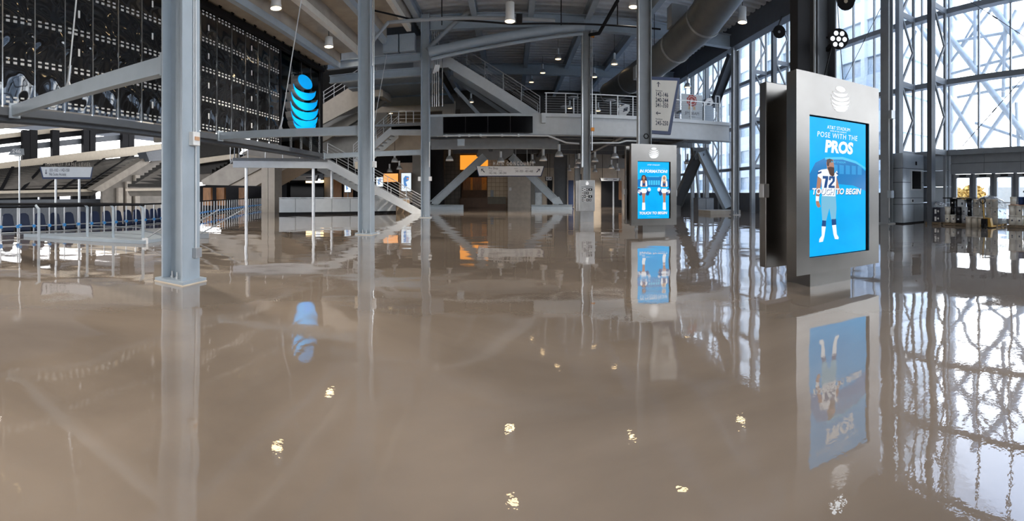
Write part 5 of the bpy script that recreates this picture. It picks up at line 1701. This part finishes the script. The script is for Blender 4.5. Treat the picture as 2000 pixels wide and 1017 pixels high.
# ------------------------------------------------------------------ metal-clad cabinet pier
clad = MATS['satin_clad_panel']
cb = thing('clad_cabinet', (17.0, 13.3, 0), 'tall metal-clad cabinet with a dark recessed screen beside the doors', 'cabinet')
cx0, cx1, cy0, cy1 = 16.25, 17.95, 12.95, 14.0
MB().box(cx0 + 0.02, cy0 + 0.02, 0.05, cx1 - 0.02, cy1, 3.36).build('core', steel_dark, cb)
rows = [(0.06, 0.92), (0.95, 1.22), (1.25, 1.98), (2.01, 2.66), (2.69, 3.40)]
for z0, z1 in rows:
    if (z0, z1) == (0.06, 0.92):
        MB().box(cx0, cy0, z0, cx0 + 0.88, cy0 + 0.04, z1).build('panel', clad, cb)
        MB().box(cx0 + 0.9, cy0, z0, cx1, cy0 + 0.04, z1).build('panel', clad, cb)
    else:
        MB().box(cx0, cy0, z0, cx1, cy0 + 0.04, z1).build('panel', clad, cb)
    MB().box(cx0 - 0.02, cy0, z0, cx0 + 0.02, cy1, z1).build('side_panel', clad, cb)
fr = MB()
for b_ in ((cx0 + 0.62, 1.62, cx0 + 1.5, 1.68), (cx0 + 0.62, 2.56, cx0 + 1.5, 2.62), (cx0 + 0.62, 1.68, cx0 + 0.68, 2.56), (cx0 + 1.44, 1.68, cx0 + 1.5, 2.56)):
    fr.box(b_[0], cy0 - 0.05, b_[1], b_[2], cy0, b_[3])
fr.build('screen_frame', galv, cb)
MB().box(cx0 + 0.68, cy0 - 0.015, 1.68, cx0 + 1.44, cy0 - 0.002, 2.56).build('dark_screen', blackgloss, cb)
MB().box(cx0 + 0.66, cy0 - 0.03, 1.0, cx0 + 0.84, cy0, 1.2).build('socket_plate', galv, cb)
MB().box(cx0 + 0.7, cy0 - 0.035, 1.04, cx0 + 0.8, cy0 - 0.03, 1.16).build('socket', black, cb)
MB().box(cx0 + 1.0, cy0 - 0.02, 2.86, cx0 + 1.12, cy0, 3.04).build('vent', black, cb)
MB().box(cx0 - 0.03, cy0 - 0.03, 0, cx1, cy1, 0.06).build('plinth', black, cb)

# ------------------------------------------------------------------ stage lights on the dark column
def flood(c, tgt, lab, m_, n=7, s=1.0):
    c, tgt = Vector(c), Vector(tgt)
    d = (tgt - c).normalized()
    t = thing('stage_light', c, lab, 'lamp', 'stage lights on the steelwork')
    MB().tube(c - d * 0.25 * s, c, 0.17 * s, 16, 0.19 * s).build('housing', black, t)
    a = d.cross(Vector((0, 0, 1))).normalized()
    b = a.cross(d)
    for k in range(n):
        o = Vector() if k == 0 else (a * cos(k * 2 * pi / (n - 1)) + b * sin(k * 2 * pi / (n - 1))) * 0.115 * s
        MB().tube(c + o, c + o + d * 0.01, 0.04 * s, 12).build('lens', m_, t)
    MB().bar(c - d * 0.12 + a * 0.22 * s, c - d * 0.12 - a * 0.22 * s, 0.03, 0.03).build('yoke', black, t)
    return t
lx = pt(1638, 76, R=8.2)
fl_ = flood(lx, (2.0, 0.0, 1.2), 'cluster stage light with white lenses clamped to the dark column above the large kiosk', cool)
MB().bar(lx + Vector((0.05, 0.15, 0)), Vector((5.75, 6.5, lx.z - 0.05)), 0.06, 0.08).build('clamp_arm', black, fl_)
MB().path([lx + Vector((0, 0.2, -0.1)), (5.6, 6.45, lx.z - 0.7), (5.45, 6.4, lx.z - 1.0), (5.4, 6.4, 3.3)], 0.012, 6).build('cable', black, fl_)
f2 = flood(pt(1522, 62, R=23.5), (2, 2, 0), 'black floodlight under the eave beam left of the dark column', steel_mid, 1, 1.8)
c_ = pt(1522, 62, R=23.5)
MB().bar(c_ + Vector((0, 0.2, 0.2)), (c_.x + 0.4, c_.y + 0.3, 11.2), 0.06, 0.06).build('arm', black, f2)
f3 = flood(pt(1652, 2, R=9.0), (2, 0, 0), 'tan floodlight at the top edge above the large kiosk', cream, 1, 1.0)
c_ = pt(1652, 2, R=9.0)
MB().bar(c_ + Vector((0, 0.2, 0.1)), (5.95, 6.9, c_.z + 0.3), 0.06, 0.06).build('arm', black, f3)

# ------------------------------------------------------------------ pallets of pails by the doors
XP = 16.9
def yy(px, X=XP):
    return X / tan((px - 1000) / F)
def zz(px, py, X=XP):
    return H + (HY - py) * (X / sin((px - 1000) / F)) / F
pwood = mat('pallet_wood', (0.22, 0.16, 0.10), 0.8, var=0.25)
def pallet(y0, y1, lab, X0=16.75, X1=17.85):
    t = thing('pallet', ((X0 + X1) / 2, (y0 + y1) / 2, 0), lab, 'pallet', 'wooden pallets by the doors')
    for k in range(3):
        x = X0 + 0.08 + k * (X1 - X0 - 0.16) / 2
        MB().box(x - 0.05, y0, 0.02, x + 0.05, y1, 0.1).build('bearer', pwood, t)
    n_ = 7
    for k in range(n_):
        y = y0 + (y1 - y0 - 0.1) * k / (n_ - 1)
        MB().box(X0, y, 0.1, X1, y + 0.1, 0.125).build('board', pwood, t)
        if k % 3 == 0:
            MB().box(X0, y, 0.0, X1, y + 0.1, 0.02).build('board', pwood, t)
    return t
pallet(11.15, 12.0, 'pallet under the dark boxes beside the clad cabinet')
pallet(9.75, 11.0, 'pallet under the black and white pails')
pallet(8.25, 9.6, 'pallet under the plastic-wrapped pails')
pallet(6.4, 7.75, 'pallet under the tall pails beyond the pallet jack')
pm = {'white': offwhite, 'black': mat('black_pail', (0.02, 0.02, 0.024), 0.35), 'beige': mat('beige_pail', (0.62, 0.55, 0.45), 0.45), 'grey': mat('grey_pail', (0.42, 0.43, 0.45), 0.45), 'blue': mat('blue_pail', (0.02, 0.05, 0.16), 0.4)}
def pail(x, y, z, col, lab, group, r=0.14, h=0.36, tagc=True):
    t = thing('pail', (x, y, z), lab, 'pail', group)
    MB().lathe([(0.0, z), (r * 0.9, z), (r, z + h * 0.9), (0.0, z + h * 0.9)], (x, y, 0), 14).build('bucket', pm[col], t)
    MB().lathe([(0.0, z + h), (r * 1.02, z + h), (r * 1.07, z + h * 0.97), (r * 1.07, z + h * 0.88), (r, z + h * 0.88)], (x, y, 0), 14).build('lid', pm[col], t)
    if tagc and random.random() < 0.4:
        ang = atan2(-y, -x) + random.uniform(-0.3, 0.3)
        pts_lo, pts_hi = [], []
        for k in range(4):
            a = ang - 0.22 + 0.15 * k
            rr = r * 0.985
            pts_lo.append((x + rr * cos(a), y + rr * sin(a), z + h * 0.4))
            pts_hi.append((x + rr * cos(a), y + rr * sin(a), z + h * 0.56))
        MB().strip(pts_lo, pts_hi, (cos(ang) * 0.004, sin(ang) * 0.004, 0)).build('paper_label', whiteprint if col in ('black', 'blue') else ink, t)
    return t
# dark boxes, first pallet
boxm = mat('dark_carton', (0.03, 0.03, 0.045), 0.6)
for i in range(2):
    for j in range(2):
        y0 = 11.2 + 0.4 * i
        t = thing('dark_box', (17.1, y0 + 0.19, 0.125 + 0.34 * j), ('upper' if j else 'lower') + ' dark carton on the first pallet, ' + ('farther' if i else 'nearer') + ' of its pair', 'box', 'dark cartons by the clad cabinet')
        z0 = 0.126 + 0.34 * j
        MB().box(16.85, y0, z0, 17.4, y0 + 0.38, z0 + 0.335).build('carton', boxm, t)
        c = Vector((16.848, y0 + 0.12, z0 + 0.17))
        MB().prism([c + Vector((0, -.06, 0)), c + Vector((0, 0, .06)), c + Vector((0, .06, 0)), c + Vector((0, 0, -.06))], (-0.004, 0, 0)).build('hazard_label', whiteprint, t)
        MB().box(16.844, y0 + 0.22, z0 + 0.05, 16.85, y0 + 0.32, z0 + 0.25).build('paper_label', whiteprint, t)
film_m = thin_glass('clear_wrap', (0.93, 0.95, 0.96), 1.0, 0.12, 0.16)
def wrap(x0, x1, y0, y1, z0, z1, lab, dome=0.5, seed=3):
    rnd = random.Random(seed)
    t = thing('plastic_wrap', ((x0 + x1) / 2, (y0 + y1) / 2, z0), lab, 'wrap')
    vs, fs = [], []
    nu, nv = 40, 14
    for j in range(nv + 1):
        v = j / nv
        k = 1.0 if v < dome else cos((v - dome) / (1 - dome) * pi / 2) ** 0.6
        for i in range(nu):
            a = 2 * pi * i / nu
            ca, sa = cos(a), sin(a)
            s_ = 1 / max(abs(ca), abs(sa)) ** 0.75
            w_ = 1 + rnd.uniform(-0.035, 0.035)
            vs.append(((x0 + x1) / 2 + (x1 - x0) / 2 * ca * s_ * k * w_ * 0.92, (y0 + y1) / 2 + (y1 - y0) / 2 * sa * s_ * k * w_ * 0.92, z0 + (z1 - z0) * (v ** 0.8) + rnd.uniform(-0.01, 0.01)))
    for j in range(nv):
        for i in range(nu):
            i2 = (i + 1) % nu
            fs.append((j * nu + i, j * nu + i2, (j + 1) * nu + i2, (j + 1) * nu + i))
    MB().add(vs, fs, False).build('film_sheet', film_m, t)
wrap(16.8, 17.45, 11.15, 12.0, 0.815, 1.08, 'crumpled clear film lying on the dark cartons', 0.2, 5)
# second pallet
for i, (y, col, n_) in enumerate([(10.85, 'white', 2), (10.55, 'white', 1), (10.25, 'black', 2), (9.95, 'grey', 2)]):
    for j in range(n_):
        pail(16.95, y, 0.126 + 0.365 * j, col, '%s pail on the second pallet, %s column, %s' % (col, ORD[i], 'upper row' if j else 'bottom row'), 'pails on the second pallet')
for i in range(4):
    for j in range(3):
        if j == 2 and i == 2:
            continue
        pail(17.3, 10.8 - 0.3 * i, 0.126 + 0.365 * j, 'black', 'black pail in the rear row of the second pallet, %s column, level %s' % (ORD[i], ['one', 'two', 'three'][j]), 'rear pails on the second pallet')
t = thing('grey_carton', (17.2, 10.2, 0.9), 'pale grey carton among the black pails', 'box')
MB().box(17.02, 10.03, 0.86, 17.25, 10.37, 1.2).build('carton', steel_white, t)
MB().box(17.015, 10.08, 0.95, 17.02, 10.16, 1.05).build('mark', ink, t)
t = thing('black_board', (17.2, 10.4, 1.23), 'flat black board lying on top of the black pails', 'board')
MB().box(16.9, 9.6, 1.225, 17.6, 11.1, 1.27).build('sheet', black, t)
MB().box(16.893, 10.35, 1.23, 16.9, 10.55, 1.265).build('white_sticker', whiteprint, t)
# wrapped pallet
for i in range(4):
    for j in range(3):
        pail(17.15, 9.45 - 0.31 * i, 0.126 + 0.365 * j, 'beige', 'beige pail inside the plastic wrap, %s column, level %s' % (ORD[i], ['one', 'two', 'three'][j]), 'pails inside the plastic wrap', r=0.145)
for i in range(3):
    pail(16.72, 9.6 - 0.31 * i, 0.0, 'beige', 'beige pail standing in front of the wrapped pallet, %s along' % ORD[i], 'pails in front of the wrap', r=0.145, h=0.44)
wrap(16.9, 17.9, 8.15, 9.68, 0.13, 1.38, 'large clear plastic wrap bulging over the beige pails', 0.55, 9)
# right pallet
for i in range(4):
    for j in range(2):
        pail(16.95, 7.6 - 0.33 * i, 0.126 + 0.42 * j, 'white', 'tall off-white pail on the last pallet, %s column, %s' % (ORD[i], 'upper row' if j else 'bottom row'), 'tall pails on the last pallet', r=0.155, h=0.415)
t = thing('orange_sheet', (17.1, 7.1, 0.97), 'thin orange sheet laid over the tall pails', 'sheet')
MB().box(16.78, 6.4, 0.968, 17.6, 7.78, 0.985).build('sheet', mat('orange_card', (0.62, 0.30, 0.15), 0.6), t)
pail(16.95, 7.55, 0.99, 'white', 'white pail on the orange sheet', 'pails on the orange sheet', h=0.33)
pail(17.0, 7.2, 0.99, 'blue', 'blue pail on the orange sheet', 'pails on the orange sheet', h=0.33)
t = thing('black_bin', (17.05, 6.85, 0.99), 'black lidded bin on the orange sheet', 'bin')
MB().box(16.85, 6.62, 0.99, 17.25, 7.02, 1.5).build('bin_body', black, t, 0.02)
MB().box(16.82, 6.59, 1.5, 17.28, 7.05, 1.58).build('lid', black, t, 0.02)
# pallet jack
jx, jy = 16.35, 8.55
t = thing('pallet_jack', (jx, jy, 0), 'yellow pallet jack with upright handle in front of the wrapped pallet', 'pallet jack')
for s_ in (-1, 1):
    MB().box(jx + 0.05, jy + s_ * 0.2 - 0.08, 0.04, jx + 1.2, jy + s_ * 0.2 + 0.08, 0.1).build('fork', yellow, t)
MB().prism([(jx - 0.05, jy - 0.28, 0.06), (jx - 0.05, jy - 0.22, 0.42), (jx - 0.05, jy + 0.1, 0.44), (jx - 0.05, jy + 0.26, 0.06)], (0.2, 0, 0)).build('frame_head', yellow, t)
MB().box(jx - 0.2, jy - 0.12, 0.1, jx - 0.05, jy + 0.14, 0.4).build('pump', black, t, 0.02)
for s_ in (-1, 1):
    MB().tube((jx - 0.15, jy + s_ * 0.08 - 0.03, 0.1), (jx - 0.15, jy + s_ * 0.08 + 0.03, 0.1), 0.1, 16).build('wheel', rubber, t)
MB().tube((jx - 0.12, jy + 0.02, 0.35), (jx - 0.2, jy + 0.05, 1.18), 0.03, 10).build('handle_shaft', yellow, t)
lpp = [(jx - 0.2, jy + 0.05, 1.02), (jx - 0.22, jy - 0.08, 1.12), (jx - 0.22, jy - 0.08, 1.24), (jx - 0.22, jy + 0.16, 1.24), (jx - 0.22, jy + 0.16, 1.12), (jx - 0.2, jy + 0.05, 1.02)]
MB().path(lpp, 0.02, 8).build('handle_loop', black, t)

# ------------------------------------------------------------------ glazed wall stays
for i, (a_, b_, lab) in enumerate([((1890, 0), (2010, 78), 'thin dark stay rod crossing the upper panes above the doors'), ((2000, 150), (1880, 285), 'thin dark stay rod crossing the lower panes above the doors'), ((1728, 0), (1650, 155), 'thin dark stay rod between the dark column and the slim column')]):
    p, q = pt(a_[0], a_[1], X=17.9), pt(b_[0], b_[1], X=17.9)
    t = thing('stay_rod', q, lab, 'rod', 'stay rods at the glass')
    MB().tube(p, q, 0.018, 6).build('rod', steel_dark, t)
    m_ = p.lerp(q, 0.5)
    MB().tube(m_, m_ + (p - q).normalized() * 0.3, 0.035, 8).build('turnbuckle', steel_dark, t)
# dark panels and low cabinet near the far glass
p = pt(1383, 395, Y=30)
t = thing('low_cabinet', (p.x, 30.5, 0), 'low dark cabinet behind the forked brace', 'cabinet')
MB().box(p.x - 0.6, 30.6, 0, p.x + 0.8, 31.4, 1.1).build('carcass', steel_dark, t)
MB().box(p.x - 0.55, 30.57, 0.08, p.x + 0.08, 30.6, 1.05).build('door', steel_mid, t)
MB().box(p.x + 0.12, 30.57, 0.08, p.x + 0.75, 30.6, 1.05).build('door', steel_mid, t)

# ------------------------------------------------------------------ outside
struct(MB().box(WX + 0.4, -60, -0.3, 220, 200, -0.06).build('ground', mat('pale_paving', (0.55, 0.53, 0.5), 0.8)))
lt = thing('outer_lattice', (23.0, 8, 0), 'white lattice of crossing steel tubes outside the glass above the doors', 'truss')
lw = mat('outer_white_paint', (0.68, 0.71, 0.73), 0.5)
XL = 23.0
def lpt(px, py):
    return pt(px, py, X=XL)
for a_, b_, r_ in [((1835, 45), (2010, 275), .22), ((1900, -40), (2060, 180), .22), ((1840, 170), (1925, 300), .18), ((1985, 20), (1860, 260), .12), ((1905, 0), (1905, 130), .14),
                   ((1975, -30), (1850, 130), .1), ((1850, 85), (1990, 60), .1), ((1855, 145), (2010, 105), .09), ((1870, 190), (2010, 165), .09), ((2010, 150), (1915, 285), .14),
                   ((1965, -10), (1960, 190), .14), ((1905, 240), (2010, 275), .1), ((1880, 20), (1985, 150), .1), ((1940, -20), (1860, 120), .08), ((2010, 30), (1945, 140), .1),
                   ((1760, 0), (1850, 130), .16), ((1790, 60), (1760, 120), .1), ((1985, 200), (1990, 290), .12), ((1845, 0), (1870, 40), .1)]:
    MB().tube(lpt(*a_), lpt(*b_), r_, 10).build('tube', lw, lt)
for px in (1850, 2030):
    p = lpt(px, 376)
    MB().tube((XL + 0.5, p.y, -0.06), (XL + 0.5, p.y, 18), 0.3, 12).build('mast', lw, lt)
# wing of the building seen through the far glass
wb_ = thing('office_wing', (30, 40, 0), 'pale blue-grey building wing with window bands seen through the far glass', 'building')
fac = mat('pale_facade', (0.66, 0.72, 0.77), 0.5, var=0.04)
fgl = mat('facade_glass', (0.46, 0.54, 0.60), 0.2, 0.0, var=0.1)
X0 = 31.0
for k in range(7):
    MB().box(X0, 26, -0.06 + k * 3.7, X0 + 8, 75, 1.9 + k * 3.7).build('spandrel', fac, wb_)
    for j in range(14):
        y0 = 26.3 + j * 3.5
        MB().box(X0 + 0.25, y0, 1.9 + k * 3.7, X0 + 7.8, y0 + 3.2, 3.64 + k * 3.7).build('window_band', fgl, wb_)
for j in range(15):
    y0 = 26.0 + j * 3.5
    MB().box(X0 - 0.3, y0 - 0.25, -0.06, X0 + 0.2, y0 + 0.25, 26).build('fin', fac, wb_)
# autumn trees and a tent beyond the doors
leafm = mat('autumn_leaves', (0.50, 0.30, 0.07), 0.8, var=0.3, scale=2)
bark = mat('bark', (0.12, 0.08, 0.05), 0.9)
def tree(px, X_, r_, zc, lab, seed):
    rnd = random.Random(seed)
    y = X_ / tan((px - 1000) / F)
    t = thing('autumn_tree', (X_, y, -0.06), lab, 'tree', 'autumn trees outside')
    MB().tube((X_, y, -0.06), (X_, y, zc), 0.22, 8, 0.12).build('trunk', bark, t)
    mb = MB()
    for k in range(900):
        d = Vector((rnd.gauss(0, 1), rnd.gauss(0, 1), rnd.gauss(0, 1))).normalized() * r_ * rnd.uniform(0.35, 1.0)
        c = Vector((X_, y, zc)) + Vector((d.x, d.y, d.z * 0.8))
        u = Vector((rnd.gauss(0, 1), rnd.gauss(0, 1), rnd.gauss(0, 1))).normalized() * 0.28
        v = u.cross(Vector((rnd.gauss(0, 1), rnd.gauss(0, 1), rnd.gauss(0, 1))).normalized())
        mb.add([c - u - v, c + u - v, c + u + v, c - u + v], [(0, 1, 2, 3)])
    o = mb.build('crown', leafm, t)
    o['kind'] = 'stuff'
tree(1866, 62, 2.0, 0.7, 'golden tree seen through the first glazed door', 1)
tree(1900, 58, 2.0, 1.1, 'golden tree seen through the second glazed door', 2)
tree(1948, 66, 1.7, 0.6, 'dull golden tree seen through the third glazed door', 3)
tree(1640, 75, 3.0, 2.0, 'golden tree outside near the far glass', 4)
yt = 40 / tan((1985 - 1000) / F)
t = thing('white_tent', (40, yt, -0.06), 'white tent outside the fourth glazed door', 'tent')
MB().box(38, yt - 3, -0.06, 42, yt + 2.2, 2.0).build('walls', cream, t)
MB().prism([(38, yt - 3.2, 2.0), (38, yt + 2.4, 2.0), (38, yt - 0.4, 3.2)], (4, 0, 0)).build('canopy', white, t)
